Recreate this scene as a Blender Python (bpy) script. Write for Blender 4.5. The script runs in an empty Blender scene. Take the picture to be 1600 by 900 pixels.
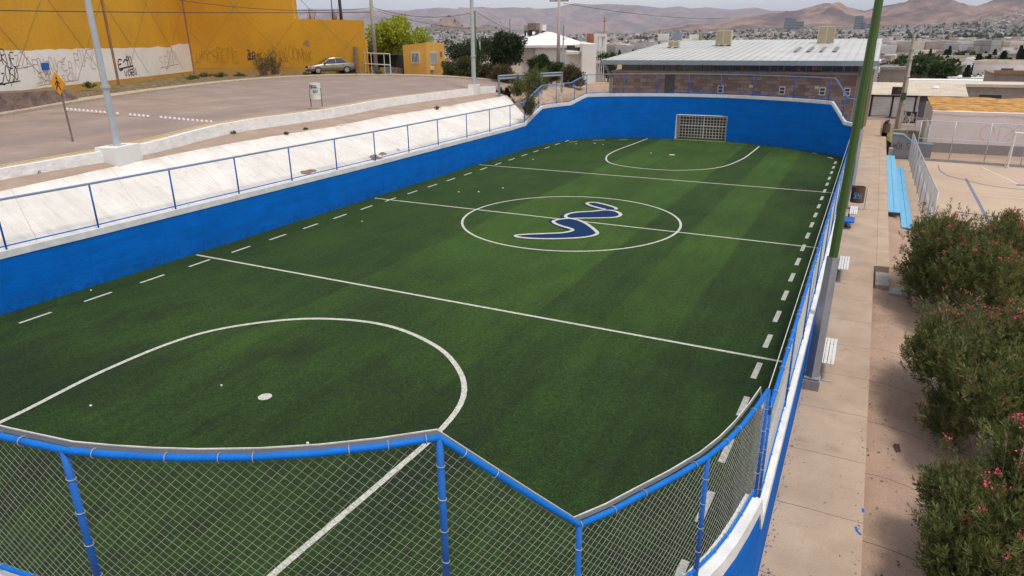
import bpy, math, random
import numpy as np
from mathutils import Vector, Matrix, noise
random.seed(7); RNG = np.random.default_rng(7)
S = bpy.context.scene
COL = S.collection

# ---------------------------------------------------------------- camera
F = 1065.195; YAW = math.radians(-27.2777); PITCH = math.radians(20.0); ROLL = math.radians(-0.6315); CH = 7.0
_cy, _sy = math.cos(YAW), math.sin(YAW)
FW = np.array([_sy*math.cos(PITCH), _cy*math.cos(PITCH), -math.sin(PITCH)])
_r = np.array([_cy, -_sy, 0.0]); _u = np.cross(_r, FW)
RT = math.cos(ROLL)*_r + math.sin(ROLL)*_u
UP = -math.sin(ROLL)*_r + math.cos(ROLL)*_u
def ray(px, py): return (px-800)/F*RT + (450-py)/F*UP + FW
def at(px, py, z=0.0):
    """point at height z seen at a pixel of the photograph (used as a surveying aid)"""
    d = ray(px, py); t = (z-CH)/d[2]; q = d*t
    return Vector((q[0], q[1], z))
def aty(px, py, Y):
    d = ray(px, py); q = d*(Y/d[1]); return Vector((q[0], q[1], q[2]+CH))
def atd(px, py, D):
    d = ray(px, py)*D; return Vector((d[0], d[1], d[2]+CH))
cam = bpy.data.cameras.new('camera'); camo = bpy.data.objects.new('camera', cam); COL.objects.link(camo)
cam.sensor_width = 36; cam.lens = F/1600*36; cam.clip_start = 0.1; cam.clip_end = 80000
camo.matrix_world = Matrix(((RT[0], UP[0], -FW[0], 0), (RT[1], UP[1], -FW[1], 0), (RT[2], UP[2], -FW[2], CH), (0, 0, 0, 1)))
S.camera = camo

# ---------------------------------------------------------------- sky and light
SUN_EL = math.radians(67); SUN_AZ = math.radians(112)     # azimuth measured clockwise from +y
W = bpy.data.worlds.new('World'); S.world = W; W.use_nodes = True
nt = W.node_tree; nt.nodes.clear()
def N(nt, t, **kw):
    n = nt.nodes.new(t)
    for k, v in kw.items():
        if hasattr(n, k): setattr(n, k, v)
    return n
sky = N(nt, 'ShaderNodeTexSky', sky_type='NISHITA', sun_disc=False, sun_elevation=SUN_EL, sun_rotation=SUN_AZ, altitude=1400, air_density=1.2, dust_density=4.0, ozone_density=1.0)
tc = N(nt, 'ShaderNodeTexCoord'); mp = N(nt, 'ShaderNodeMapping'); mp.inputs['Scale'].default_value = (1.0, 1.0, 5.0)
cn = N(nt, 'ShaderNodeTexNoise'); cn.inputs['Scale'].default_value = 2.3; cn.inputs['Detail'].default_value = 9; cn.inputs['Roughness'].default_value = 0.55
cr = N(nt, 'ShaderNodeValToRGB'); cr.color_ramp.elements[0].position = .34; cr.color_ramp.elements[1].position = .62
cr.color_ramp.elements[0].color = (6.6, 7.4, 8.5, 1); cr.color_ramp.elements[1].color = (10.6, 10.2, 9.9, 1)
mx = N(nt, 'ShaderNodeMixRGB'); mx.inputs[0].default_value = .82
bg = N(nt, 'ShaderNodeBackground'); bg.inputs[1].default_value = 0.095
wo = N(nt, 'ShaderNodeOutputWorld'); L = nt.links.new
L(tc.outputs['Generated'], mp.inputs[0]); L(mp.outputs[0], cn.inputs['Vector']); L(cn.outputs[0], cr.inputs[0])
L(sky.outputs[0], mx.inputs[1]); L(cr.outputs[0], mx.inputs[2]); L(mx.outputs[0], bg.inputs[0]); L(bg.outputs[0], wo.inputs[0])
sl = bpy.data.lights.new('sun', 'SUN'); sl.energy = 2.3; sl.angle = math.radians(11); sl.color = (1, .93, .84)
so = bpy.data.objects.new('sun', sl); COL.objects.link(so)
sd = Vector((math.sin(SUN_AZ)*math.cos(SUN_EL), math.cos(SUN_AZ)*math.cos(SUN_EL), math.sin(SUN_EL)))
so.rotation_euler = sd.to_track_quat('Z', 'Y').to_euler()
S.view_settings.view_transform = 'Standard'; S.view_settings.look = 'None'; S.view_settings.gamma = 1
S.view_settings.use_curve_mapping = False; S.view_settings.exposure = 0.2
S.render.engine = 'CYCLES'
S.cycles.volume_max_steps = 64
HAZE = 4.4e-5

# ---------------------------------------------------------------- materials
MATS = {}
def pm(name, col, col2=None, scale=3.0, rough=.8, metal=0, bump=0.0, bscale=None, fine=0.12, fscale=60, spec=.5, extra=None, ramp=(.35, .65), dirt=None):
    """procedural material: two colours mixed by noise, a fine speckle, an optional dirt layer, bump"""
    m = bpy.data.materials.new(name); m.use_nodes = True; t = m.node_tree; b = t.nodes['Principled BSDF']; l = t.links.new
    b.inputs['Roughness'].default_value = rough; b.inputs['Metallic'].default_value = metal
    b.inputs['Specular IOR Level'].default_value = spec
    c2 = col2 or tuple(c*.82 for c in col)
    tc = N(t, 'ShaderNodeTexCoord'); n1 = N(t, 'ShaderNodeTexNoise'); n1.inputs['Scale'].default_value = scale; n1.inputs['Detail'].default_value = 8; n1.inputs['Roughness'].default_value = .6
    l(tc.outputs['Object'], n1.inputs['Vector'])
    r = N(t, 'ShaderNodeValToRGB'); r.color_ramp.elements[0].position, r.color_ramp.elements[1].position = ramp
    r.color_ramp.elements[0].color = (*col, 1); r.color_ramp.elements[1].color = (*c2, 1); l(n1.outputs[0], r.inputs[0])
    n2 = N(t, 'ShaderNodeTexNoise'); n2.inputs['Scale'].default_value = fscale; n2.inputs['Detail'].default_value = 4; l(tc.outputs['Object'], n2.inputs['Vector'])
    mr = N(t, 'ShaderNodeMapRange'); mr.inputs[1].default_value = .3; mr.inputs[2].default_value = .7; mr.inputs[3].default_value = 1-fine; mr.inputs[4].default_value = 1+fine; l(n2.outputs[0], mr.inputs[0])
    mu = N(t, 'ShaderNodeVectorMath', operation='MULTIPLY'); l(r.outputs[0], mu.inputs[0]); l(mr.outputs[0], mu.inputs[1])
    out = mu.outputs[0]
    if dirt:
        dc, ds, dth = dirt
        n3 = N(t, 'ShaderNodeTexNoise'); n3.inputs['Scale'].default_value = ds; n3.inputs['Detail'].default_value = 10; n3.inputs['Roughness'].default_value = .7
        l(tc.outputs['Object'], n3.inputs['Vector'])
        rr = N(t, 'ShaderNodeMapRange'); rr.inputs[1].default_value = dth; rr.inputs[2].default_value = dth+.12; l(n3.outputs[0], rr.inputs[0])
        mm = N(t, 'ShaderNodeMixRGB'); mm.inputs[2].default_value = (*dc, 1); l(rr.outputs[0], mm.inputs[0]); l(out, mm.inputs[1]); out = mm.outputs[0]
    if extra: out = extra(t, tc, out)
    l(out, b.inputs['Base Color'])
    if bump:
        nb = n1
        if bscale:
            nb = N(t, 'ShaderNodeTexNoise'); nb.inputs['Scale'].default_value = bscale; nb.inputs['Detail'].default_value = 6; l(tc.outputs['Object'], nb.inputs['Vector'])
        bp = N(t, 'ShaderNodeBump'); bp.inputs['Strength'].default_value = 1; bp.inputs['Distance'].default_value = bump
        l(nb.outputs[0], bp.inputs['Height']); l(bp.outputs[0], b.inputs['Normal'])
    MATS[name] = m; return m
def xyz(t, tc):
    s = N(t, 'ShaderNodeSeparateXYZ'); t.links.new(tc.outputs['Object'], s.inputs[0]); return s
def math_(t, op, a, b=None):
    n = N(t, 'ShaderNodeMath', operation=op); l = t.links.new
    for i, v in enumerate((a, b)):
        if v is None: continue
        if isinstance(v, (int, float)): n.inputs[i].default_value = v
        else: l(v, n.inputs[i])
    return n.outputs[0]
def mixc(t, fac, a, b):
    n = N(t, 'ShaderNodeMixRGB'); l = t.links.new
    l(fac, n.inputs[0]) if not isinstance(fac, float) else setattr(n.inputs[0], 'default_value', fac)
    for i, v in ((1, a), (2, b)):
        if isinstance(v, tuple): n.inputs[i].default_value = (*v, 1)
        else: l(v, n.inputs[i])
    return n.outputs[0]
def noise_(t, tc, scale, detail=6, rough=.6, vec=None):
    n = N(t, 'ShaderNodeTexNoise'); n.inputs['Scale'].default_value = scale; n.inputs['Detail'].default_value = detail; n.inputs['Roughness'].default_value = rough
    t.links.new(vec if vec is not None else tc.outputs['Object'], n.inputs['Vector']); return n.outputs[0]
def mapr(t, v, a, b, c=0., d=1.):
    n = N(t, 'ShaderNodeMapRange'); t.links.new(v, n.inputs[0])
    for i, k in enumerate((a, b, c, d)): n.inputs[i+1].default_value = k
    return n.outputs[0]
def scalev(t, tc, s):
    n = N(t, 'ShaderNodeMapping'); n.inputs['Scale'].default_value = s; t.links.new(tc.outputs['Object'], n.inputs[0]); return n.outputs[0]

def turf_extra(t, tc, out):
    s = xyz(t, tc); X = math_(t, 'ADD', s.outputs[0], math_(t, 'MULTIPLY', noise_(t, tc, .6, 2), .12))
    # rolls of turf whose pile lies one way or the other
    def edge(x0, amt, w=.07): return math_(t, 'MULTIPLY', mapr(t, X, x0-w, x0+w), amt)
    v = .25
    for x0, amt in ((-18.9, .10), (-17.0, -.12), (-15.2, .08), (-13.4, .62), (-11.2, -.20), (-9.3, .18), (-7.25, -.68), (-5.4, .55), (-3.5, -.62), (-1.8, .06)): v = math_(t, 'ADD', v, edge(x0, amt))
    fade = mapr(t, s.outputs[1], 8, 24, .12, 1); big = mapr(t, noise_(t, tc, .16, 4, .6), .36, .64, -.28, .28)
    v = math_(t, 'ADD', math_(t, 'MULTIPLY', v, fade), big)
    o = mixc(t, mapr(t, v, -.25, 1.05), (.0135, .0295, .0088), (.037, .078, .0128))
    # worn, infill-dark streaks before the goals; near end also painted darker as a vignette
    vv = scalev(t, tc, (.8, .45, 1)); d = mapr(t, noise_(t, tc, .9, 9, .75, vv), .46, .66); g = math_(t, 'MAXIMUM', mapr(t, s.outputs[1], 6, 20, .95, .12), mapr(t, s.outputs[1], 40, 50, .12, .5))
    o = mixc(t, math_(t, 'MULTIPLY', d, g), o, (.013, .020, .010))
    b2 = scalev(t, tc, (2.6, .5, 1)); br = mapr(t, noise_(t, tc, 1.0, 6, .65, b2), .3, .7, .84, 1.18)
    n = noise_(t, tc, 30, 3, .9); sp = mapr(t, n, .32, .68, .2, 1.95); n2 = noise_(t, tc, 9, 7, .85); sp2 = mapr(t, n2, .33, .67, .5, 1.5)
    k = math_(t, 'MULTIPLY', math_(t, 'MULTIPLY', sp, sp2), br)
    mu = N(t, 'ShaderNodeVectorMath', operation='MULTIPLY'); t.links.new(o, mu.inputs[0]); t.links.new(k, mu.inputs[1])
    return mu.outputs[0]
pm('turf', (.027, .056, .011), (.020, .042, .010), scale=1.3, rough=.9, bump=.02, bscale=45, fine=.25, fscale=120, spec=.15, extra=turf_extra)
def worn(t, tc, out):
    n = noise_(t, tc, 26, 8, .85); return mixc(t, mapr(t, n, .52, .60), out, (.03, .07, .02))
pm('line_paint', (.58, .57, .52), (.46, .46, .41), rough=.9, scale=6, fine=.2, fscale=90, bump=.008, bscale=60, spec=.1, extra=worn)
pm('logo_navy', (.006, .030, .105), (.005, .022, .075), rough=.9, scale=10, fine=.3, fscale=90, bump=.01, bscale=60, spec=.1)
def blocks(t, tc, out):      # faint courses of the block wall under the paint
    s = xyz(t, tc); z = math_(t, 'FRACT', math_(t, 'DIVIDE', s.outputs[2], .2)); k = mapr(t, z, .0, .08, .86, 1)
    v = scalev(t, tc, (.25, .25, 3)); st = mapr(t, noise_(t, tc, 1.6, 8, .7, v), .3, .7, .84, 1.14)
    m = math_(t, 'MULTIPLY', k, st)
    mu = N(t, 'ShaderNodeVectorMath', operation='MULTIPLY'); t.links.new(out, mu.inputs[0]); t.links.new(m, mu.inputs[1]); return mu.outputs[0]
def wall_paint(t, tc, out):
    o = blocks(t, tc, out); s = xyz(t, tc)
    foot = mapr(t, s.outputs[2], .0, .55, .8, 0); n = mapr(t, noise_(t, tc, 5, 8, .75), .45, .62)
    o = mixc(t, math_(t, 'MULTIPLY', foot, n), o, (.012, .055, .17))          # splash dirt along the foot
    sc = mapr(t, noise_(t, tc, 2.6, 10, .8), .66, .70); o = mixc(t, math_(t, 'MULTIPLY', sc, .35), o, (.03, .22, .62))
    v = scalev(t, tc, (3, 3, .25)); dr = mapr(t, noise_(t, tc, 1.6, 6, .7, v), .56, .70); o = mixc(t, math_(t, 'MULTIPLY', dr, .30), o, (.0, .07, .34))
    return o
pm('blue_wall', (.0, .138, .56), (.0, .118, .48), scale=1.2, rough=.75, bump=.012, bscale=14, fine=.08, spec=.12, extra=wall_paint, dirt=((.01, .19, .66), 5, .69))
pm('cap_white', (.74, .74, .73), (.60, .60, .59), scale=3, rough=.8, bump=.006, bscale=20, fine=.07, spec=.2, dirt=((.40, .38, .36), 4, .66))
pm('rail_blue', (.001, .15, .58), (.001, .12, .48), scale=7, rough=.6, fine=.1, spec=.2, dirt=((.05, .10, .25), 14, .70))
pm('post_blue', (.001, .12, .48), (.001, .09, .38), scale=5, rough=.65, fine=.08, dirt=((.06, .09, .2), 16, .69))
pm('wire', (.42, .42, .39), (.30, .30, .28), scale=8, rough=.5, metal=.3, fine=.1)
pm('rail_pale', (.68, .65, .60), (.48, .47, .46), scale=5, rough=.6, fine=.15, dirt=((.2, .16, .12), 9, .6))
def slabs(dx, dy, w=.012, oy=0.):
    def f(t, tc, out):
        s = xyz(t, tc)
        def j(o, d):
            wv = math_(t, 'MULTIPLY', noise_(t, tc, 3, 3), .05)
            q = math_(t, 'FRACT', math_(t, 'ADD', math_(t, 'DIVIDE', o, d), wv)); return mapr(t, q, 0, w/d, 1, 0)
        k = j(math_(t, 'SUBTRACT', s.outputs[1], oy), dy)
        if dx: k = math_(t, 'MAXIMUM', k, j(s.outputs[0], dx))
        k = math_(t, 'GREATER_THAN', k, .02)
        c = mixc(t, math_(t, 'MULTIPLY', k, .8), out, (.10, .07, .055))
        spots = mapr(t, noise_(t, tc, 7, 10, .8), .70, .74)
        return mixc(t, math_(t, 'MULTIPLY', spots, .6), c, (.12, .09, .07))
    return f
pm('walk', (.47, .352, .262), (.37, .275, .203), scale=.9, rough=.9, bump=.006, bscale=30, fine=.10, fscale=45, spec=.15, extra=slabs(0, 1.73, .014, 1.42), dirt=((.33, .235, .18), 1.3, .58))
pm('walk_low', (.40, .28, .21), (.31, .215, .165), scale=.7, rough=.95, bump=.015, bscale=9, fine=.14, fscale=30, spec=.1, extra=slabs(0, 1.95, .02, .3), dirt=((.44, .32, .24), 1.1, .6))
pm('court', (.48, .365, .275), (.40, .30, .225), scale=.25, rough=.9, fine=.06, fscale=15, spec=.15, dirt=((.38, .28, .21), .8, .62))
pm('court_white', (.68, .66, .62), rough=.9, fine=.15)
pm('court_blue', (.16, .17, .25), rough=.9, fine=.15)
def slope_stain(t, tc, out):
    v = scalev(t, tc, (.3, 3.6, .3)); k = mapr(t, noise_(t, tc, 1.5, 8, .75, v), .47, .70); o = mixc(t, math_(t, 'MULTIPLY', k, .55), out, (.46, .42, .385))
    s = xyz(t, tc); j = math_(t, 'FRACT', math_(t, 'DIVIDE', math_(t, 'ADD', s.outputs[1], math_(t, 'ADD', math_(t, 'MULTIPLY', noise_(t, tc, .8, 4), .22), math_(t, 'MULTIPLY', s.outputs[0], .35))), 3.4)); j = math_(t, 'LESS_THAN', j, .006)
    o = mixc(t, math_(t, 'MULTIPLY', j, .5), o, (.30, .25, .21)); top = mapr(t, s.outputs[2], 2.75, 2.98, 0, .55)
    o = mixc(t, math_(t, 'MULTIPLY', top, mapr(t, noise_(t, tc, 2.2, 8, .8), .42, .6)), o, (.36, .29, .23))
    sp = mapr(t, noise_(t, tc, 6, 9, .8), .69, .73); return mixc(t, math_(t, 'MULTIPLY', sp, .7), o, (.30, .24, .19))
pm('slope_white', (.74, .71, .675), (.62, .585, .55), scale=.8, rough=.9, bump=.035, bscale=4, fine=.08, spec=.15, extra=slope_stain, dirt=((.46, .41, .36), 2.0, .60))
pm('parapet_white', (.82, .80, .78), (.70, .68, .66), scale=2, rough=.85, bump=.03, bscale=6, fine=.06, spec=.2, dirt=((.32, .28, .25), 3, .63))
pm('sidewalk', (.35, .26, .20), (.28, .20, .155), scale=1, rough=.95, fine=.1, fscale=20, bump=.01, bscale=10, dirt=((.20, .145, .11), 1.4, .62))
def asphalt_streaks(t, tc, out):
    v = scalev(t, tc, (.5, .05, 1)); k = mapr(t, noise_(t, tc, 1.2, 6, .6, v), .38, .6)
    return mixc(t, math_(t, 'MULTIPLY', k, .6), out, (.22, .18, .165))
pm('asphalt', (.335, .258, .225), (.25, .192, .168), scale=.5, rough=.95, fine=.1, fscale=25, spec=.1, extra=asphalt_streaks)
pm('kerb', (.43, .36, .28), (.34, .28, .22), scale=1.2, rough=.9, fine=.1, fscale=12, dirt=((.52, .36, .10), 1.2, .55))
pm('kerb_yellow', (.58, .40, .14), (.46, .36, .24), scale=.9, rough=.9, fine=.15, fscale=12)
pm('dry_earth', (.26, .18, .125), (.16, .11, .075), scale=1.4, rough=1, bump=.06, bscale=4, fine=.2, fscale=16, spec=.05, dirt=((.09, .10, .035), 1.6, .47))
pm('bank_earth', (.44, .32, .235), (.30, .21, .15), scale=1.1, rough=1, bump=.12, bscale=1.6, fine=.15, fscale=12, spec=.05)
def yellow_extra(t, tc, out):
    v = scalev(t, tc, (.6, .6, .2)); k = mapr(t, noise_(t, tc, .7, 8, .7, v), .45, .75)
    o = mixc(t, math_(t, 'MULTIPLY', k, .35), out, (.45, .235, .05))
    s = xyz(t, tc); lo = mapr(t, s.outputs[2], 4.2, 5.4, .35, 0); return mixc(t, math_(t, 'MULTIPLY', lo, mapr(t, noise_(t, tc, 2, 8, .7), .4, .6)), o, (.40, .25, .10))
pm('yellow_wall', (.66, .345, .030), (.57, .29, .025), scale=.22, rough=.8, bump=.02, bscale=3, fine=.06, fscale=8, spec=.2, extra=yellow_extra, dirt=((.70, .42, .12), .8, .68))
pm('yellow_base', (.50, .30, .07), (.42, .25, .06), scale=.6, rough=.9, fine=.1, fscale=8)
pm('joint', (.38, .20, .04), (.46, .27, .08), scale=1.4, rough=.9)
pm('rust', (.22, .12, .06), (.30, .17, .09), scale=2, rough=.9)
pm('white_band', (.82, .78, .74), (.72, .68, .63), scale=.5, rough=.9, fine=.07, fscale=8, dirt=((.46, .34, .22), .5, .60))
pm('graffiti', (.035, .035, .04), rough=.8, fine=.1); pm('graffiti_faint', (.34, .26, .22), rough=.9, fine=.1); pm('graffiti_red', (.36, .17, .04), rough=.9)
pm('wood_dark', (.045, .03, .022), (.07, .05, .035), scale=3, rough=.9); pm('wood_grey', (.22, .17, .14), (.15, .11, .09), scale=3, rough=.9)
pm('pole_concrete', (.40, .36, .31), (.32, .28, .24), scale=1.5, rough=.9, fine=.1)
pm('galvanised', (.50, .52, .55), (.42, .44, .47), scale=2, rough=.5, metal=.35, fine=.06)
pm('pole_green', (.045, .115, .025), (.06, .10, .024), scale=2.5, rough=.45, fine=.1, dirt=((.11, .055, .025), 4, .63), spec=.4)
pm('pole_grey', (.31, .31, .335), (.25, .25, .27), scale=4, rough=.6, fine=.08, dirt=((.05, .07, .05), 5, .62))
pm('concrete', (.33, .31, .30), (.26, .245, .235), scale=3, rough=.9, fine=.12, fscale=25, bump=.01, bscale=15)
def brickf(t, tc, out):
    s = xyz(t, tc); c = N(t, 'ShaderNodeCombineXYZ'); t.links.new(math_(t, 'ADD', s.outputs[0], s.outputs[1]), c.inputs[0]); t.links.new(s.outputs[2], c.inputs[1])
    b = N(t, 'ShaderNodeTexBrick'); b.inputs['Scale'].default_value = 1; b.inputs['Brick Width'].default_value = .5; b.inputs['Row Height'].default_value = .25
    b.inputs['Mortar Size'].default_value = .012; b.inputs['Color1'].default_value = (.36, .235, .20, 1); b.inputs['Color2'].default_value = (.12, .08, .08, 1); b.inputs['Mortar'].default_value = (.12, .09, .085, 1)
    b.inputs['Bias'].default_value = -.1; t.links.new(c.outputs[0], b.inputs['Vector'])
    return mixc(t, .88, out, b.outputs[0])
pm('gym_brick', (.25, .17, .14), (.14, .10, .10), scale=1, rough=.9, bump=.02, bscale=8, extra=brickf)
pm('roof_white', (.50, .50, .49), (.41, .41, .40), scale=.4, rough=.45, metal=.1, fine=.05, dirt=((.40, .37, .33), .9, .62))
pm('fascia', (.24, .28, .33), (.20, .23, .27), scale=1, rough=.5, fine=.05); pm('beam_tan', (.36, .31, .27), scale=2, rough=.8)
pm('glass_dark', (.018, .022, .026), (.05, .055, .06), scale=1.2, rough=.12, spec=.8); pm('frame_grey', (.30, .30, .31), rough=.6)
pm('ac_cream', (.56, .49, .34), (.48, .42, .29), scale=2, rough=.6, fine=.06)
def louver(t, tc, out):
    s = xyz(t, tc); z = math_(t, 'FRACT', math_(t, 'DIVIDE', s.outputs[2], .09)); return mixc(t, mapr(t, z, .45, .55, 0, .65), out, (.16, .13, .08))
pm('ac_louver', (.46, .40, .27), rough=.7, extra=louver)
pm('bleacher_blue', (.15, .42, .64), (.12, .36, .57), scale=2, rough=.6, fine=.06, dirt=((.24, .47, .62), 3, .62))
pm('bench_white', (.70, .68, .65), (.60, .58, .55), scale=4, rough=.6); pm('bench_blue', (.01, .13, .5), rough=.5); pm('steel_dark', (.035, .03, .035), rough=.6)
pm('bin_brown', (.095, .055, .035), (.14, .07, .035), scale=5, rough=.8, fine=.15); pm('drum_white', (.72, .70, .68), (.6, .58, .56), scale=4, rough=.6, dirt=((.3, .2, .13), 5, .66))
pm('sign_yellow', (.80, .36, .01), (.72, .30, .01), scale=5, rough=.5); pm('black_paint', (.015, .015, .015), rough=.6)
pm('house_white', (.74, .72, .70), (.66, .63, .60), scale=.5, rough=.85, fine=.05, dirt=((.50, .46, .42), .8, .68))
pm('house_pink', (.70, .62, .61), (.62, .55, .54), scale=.6, rough=.9, fine=.05, dirt=((.46, .40, .38), .9, .64)); pm('house_grey', (.27, .25, .25), rough=.9); pm('house_grey_faint', (.52, .47, .47), rough=.9)
def torn(t, tc, out):
    v = scalev(t, tc, (.5, 2.2, 2.2)); k = mapr(t, noise_(t, tc, 2.2, 9, .75, v), .45, .52); return mixc(t, math_(t, 'MULTIPLY', k, .85), out, (.20, .065, .02))
pm('membrane_yellow', (.66, .37, .035), (.50, .25, .03), scale=2, rough=.7, bump=.03, bscale=5, extra=torn, dirt=((.75, .55, .2), 3, .66))
pm('block_wall', (.30, .245, .21), (.24, .19, .165), scale=2, rough=.95, fine=.12, fscale=14, extra=blocks)
def slat2(t, tc, out):
    s = xyz(t, tc); z = math_(t, 'FRACT', math_(t, 'DIVIDE', s.outputs[2], .14)); return mixc(t, mapr(t, z, .6, .8, 0, .5), out, (.30, .29, .29))
pm('shutter', (.8, .78, .78), (.60, .58, .58), scale=1, rough=.6, extra=slat2); pm('tin_cream', (.60, .52, .42), (.48, .40, .32), scale=1.2, rough=.6)
pm('grey_wall', (.235, .225, .235), (.19, .18, .19), scale=1.2, rough=.9, fine=.08); pm('sky_blue', (.20, .44, .60), rough=.7); pm('gate_grey', (.17, .18, .21), rough=.6)
pm('dry_grass', (.25, .19, .065), (.17, .15, .05), scale=1.2, rough=1, bump=.03, bscale=9, fine=.25, fscale=22)
pm('car_paint', (.27, .235, .185), (.24, .21, .165), scale=1, rough=.28, metal=.55, fine=.02); pm('rubber', (.02, .02, .02), rough=.9); pm('alloy', (.55, .55, .55), rough=.35, metal=.7)
pm('lamp_glass', (.6, .58, .52), rough=.2); pm('red_lens', (.35, .02, .015), rough=.3); pm('board_green', (.02, .09, .04), rough=.6); pm('office_yellow', (.68, .37, .075), (.60, .32, .06), scale=.8, rough=.85, fine=.06, dirt=((.72, .60, .45), 1.3, .70))
pm('cloth_brown', (.30, .17, .09), rough=1); pm('litter_white', (.75, .73, .7), rough=.8); pm('terracotta', (.35, .13, .07), rough=.9)
def attr_mat(name, rough=.8, transl=0.0, vary=.0, scale=1.):
    m = bpy.data.materials.new(name); m.use_nodes = True; t = m.node_tree; b = t.nodes['Principled BSDF']; b.inputs['Roughness'].default_value = rough; b.inputs['Specular IOR Level'].default_value = .25
    a = N(t, 'ShaderNodeAttribute', attribute_name='Col'); tc = N(t, 'ShaderNodeTexCoord')
    mu = N(t, 'ShaderNodeVectorMath', operation='MULTIPLY'); t.links.new(a.outputs['Color'], mu.inputs[0])
    t.links.new(mapr(t, noise_(t, tc, scale, 5), .3, .7, 1-vary, 1+vary), mu.inputs[1]); t.links.new(mu.outputs[0], b.inputs['Base Color'])
    if transl:
        tr = N(t, 'ShaderNodeBsdfTranslucent'); t.links.new(mu.outputs[0], tr.inputs[0]); ms = N(t, 'ShaderNodeMixShader'); ms.inputs[0].default_value = transl
        t.links.new(b.outputs[0], ms.inputs[1]); t.links.new(tr.outputs[0], ms.inputs[2]); t.links.new(ms.outputs[0], t.nodes['Material Output'].inputs[0])
    MATS[name] = m; return m
attr_mat('leaf', .55, .25, .15, 3.); attr_mat('city_paint', .9, 0, .12, .6); attr_mat('bark', .95, 0, .2, 5.)

# ---------------------------------------------------------------- mesh helpers
def tag(o, label=None, cat=None, group=None, kind=None):
    if label: o['label'] = label
    if cat: o['category'] = cat
    if group: o['group'] = group
    if kind: o['kind'] = kind
    return o
def link(name, verts, faces, mats, parent=None, midx=None, smooth=False, cols=None):
    me = bpy.data.meshes.new(name); me.from_pydata([tuple(v) for v in verts] if not isinstance(verts, np.ndarray) else verts.tolist(), [], faces if isinstance(faces, list) else faces.tolist())
    for m in (mats if isinstance(mats, (list, tuple)) else [mats]): me.materials.append(MATS[m])
    if midx is not None: me.polygons.foreach_set('material_index', midx)
    if smooth: me.polygons.foreach_set('use_smooth', [True]*len(me.polygons))
    if cols is not None:
        a = me.color_attributes.new('Col', 'FLOAT_COLOR', 'POINT'); c = np.ones((len(cols), 4), dtype=np.float32); c[:, :3] = cols; a.data.foreach_set('color', c.ravel())
    me.update(); o = bpy.data.objects.new(name, me); COL.objects.link(o)
    if parent is not None: o.parent = parent
    return o
def empty(name, loc=(0, 0, 0), rz=0):
    o = bpy.data.objects.new(name, None); COL.objects.link(o); o.location = loc; o.rotation_euler = (0, 0, rz); o.empty_display_size = .3; return o
def copy_tree(o, parent=None):
    c = o.copy(); COL.objects.link(c)
    if parent is not None: c.parent = parent
    for ch in [x for x in COL.objects if x.parent == o and x != c]: copy_tree(ch, c)
    return c
class MB:
    def __init__(s): s.v = []; s.f = []; s.m = []
    def add(s, vs, fs, mi=0):
        n = len(s.v); s.v += [tuple(v) for v in vs]; s.f += [tuple(i+n for i in f) for f in fs]; s.m += [mi]*len(fs); return s
    def box(s, x0, x1, y0, y1, z0, z1, mi=0, M=None):
        vs = [Vector((x, y, z)) for z in (z0, z1) for y in (y0, y1) for x in (x0, x1)]
        if M is not None: vs = [M @ v for v in vs]
        return s.add(vs, [(0, 2, 3, 1), (4, 5, 7, 6), (0, 1, 5, 4), (2, 6, 7, 3), (0, 4, 6, 2), (1, 3, 7, 5)], mi)
    def tube(s, pts, r, n=8, mi=0, caps=True):
        pts = [Vector(p) for p in pts]; rs = r if isinstance(r, (list, tuple)) else [r]*len(pts); vs = []; fs = []
        prev = None
        for i, p in enumerate(pts):
            d = (pts[min(i+1, len(pts)-1)]-pts[max(i-1, 0)]); d = d.normalized() if d.length > 1e-9 else Vector((0, 0, 1))
            a = prev if prev is not None else (Vector((1, 0, 0)) if abs(d.x) < .8 else Vector((0, 1, 0)))
            a = (a-d*a.dot(d)).normalized(); prev = a; b = d.cross(a)
            for k in range(n): t = 2*math.pi*k/n; vs.append(p+(a*math.cos(t)+b*math.sin(t))*rs[i])
        for i in range(len(pts)-1):
            for k in range(n): fs.append((i*n+k, i*n+(k+1) % n, (i+1)*n+(k+1) % n, (i+1)*n+k))
        if caps: fs.append(tuple(reversed(range(n)))); fs.append(tuple(range((len(pts)-1)*n, len(pts)*n)))
        return s.add(vs, fs, mi)
    def prism(s, poly, z0, z1, mi=0, M=None):
        n = len(poly); vs = [Vector((p[0], p[1], z0)) for p in poly]+[Vector((p[0], p[1], z1)) for p in poly]
        if M is not None: vs = [M @ v for v in vs]
        return s.add(vs, [tuple(reversed(range(n))), tuple(range(n, 2*n))]+[(i, (i+1) % n, (i+1) % n+n, i+n) for i in range(n)], mi)
    def build(s, name, mats, parent=None, smooth=False): return link(name, s.v, s.f, mats, parent, s.m, smooth)
def frame(o, u, v, w=None):
    u = Vector(u).normalized(); v = Vector(v).normalized(); w = w or u.cross(v)
    return Matrix(((u.x, v.x, w.x, o[0]), (u.y, v.y, w.y, o[1]), (u.z, v.z, w.z, o[2]), (0, 0, 0, 1)))
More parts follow.
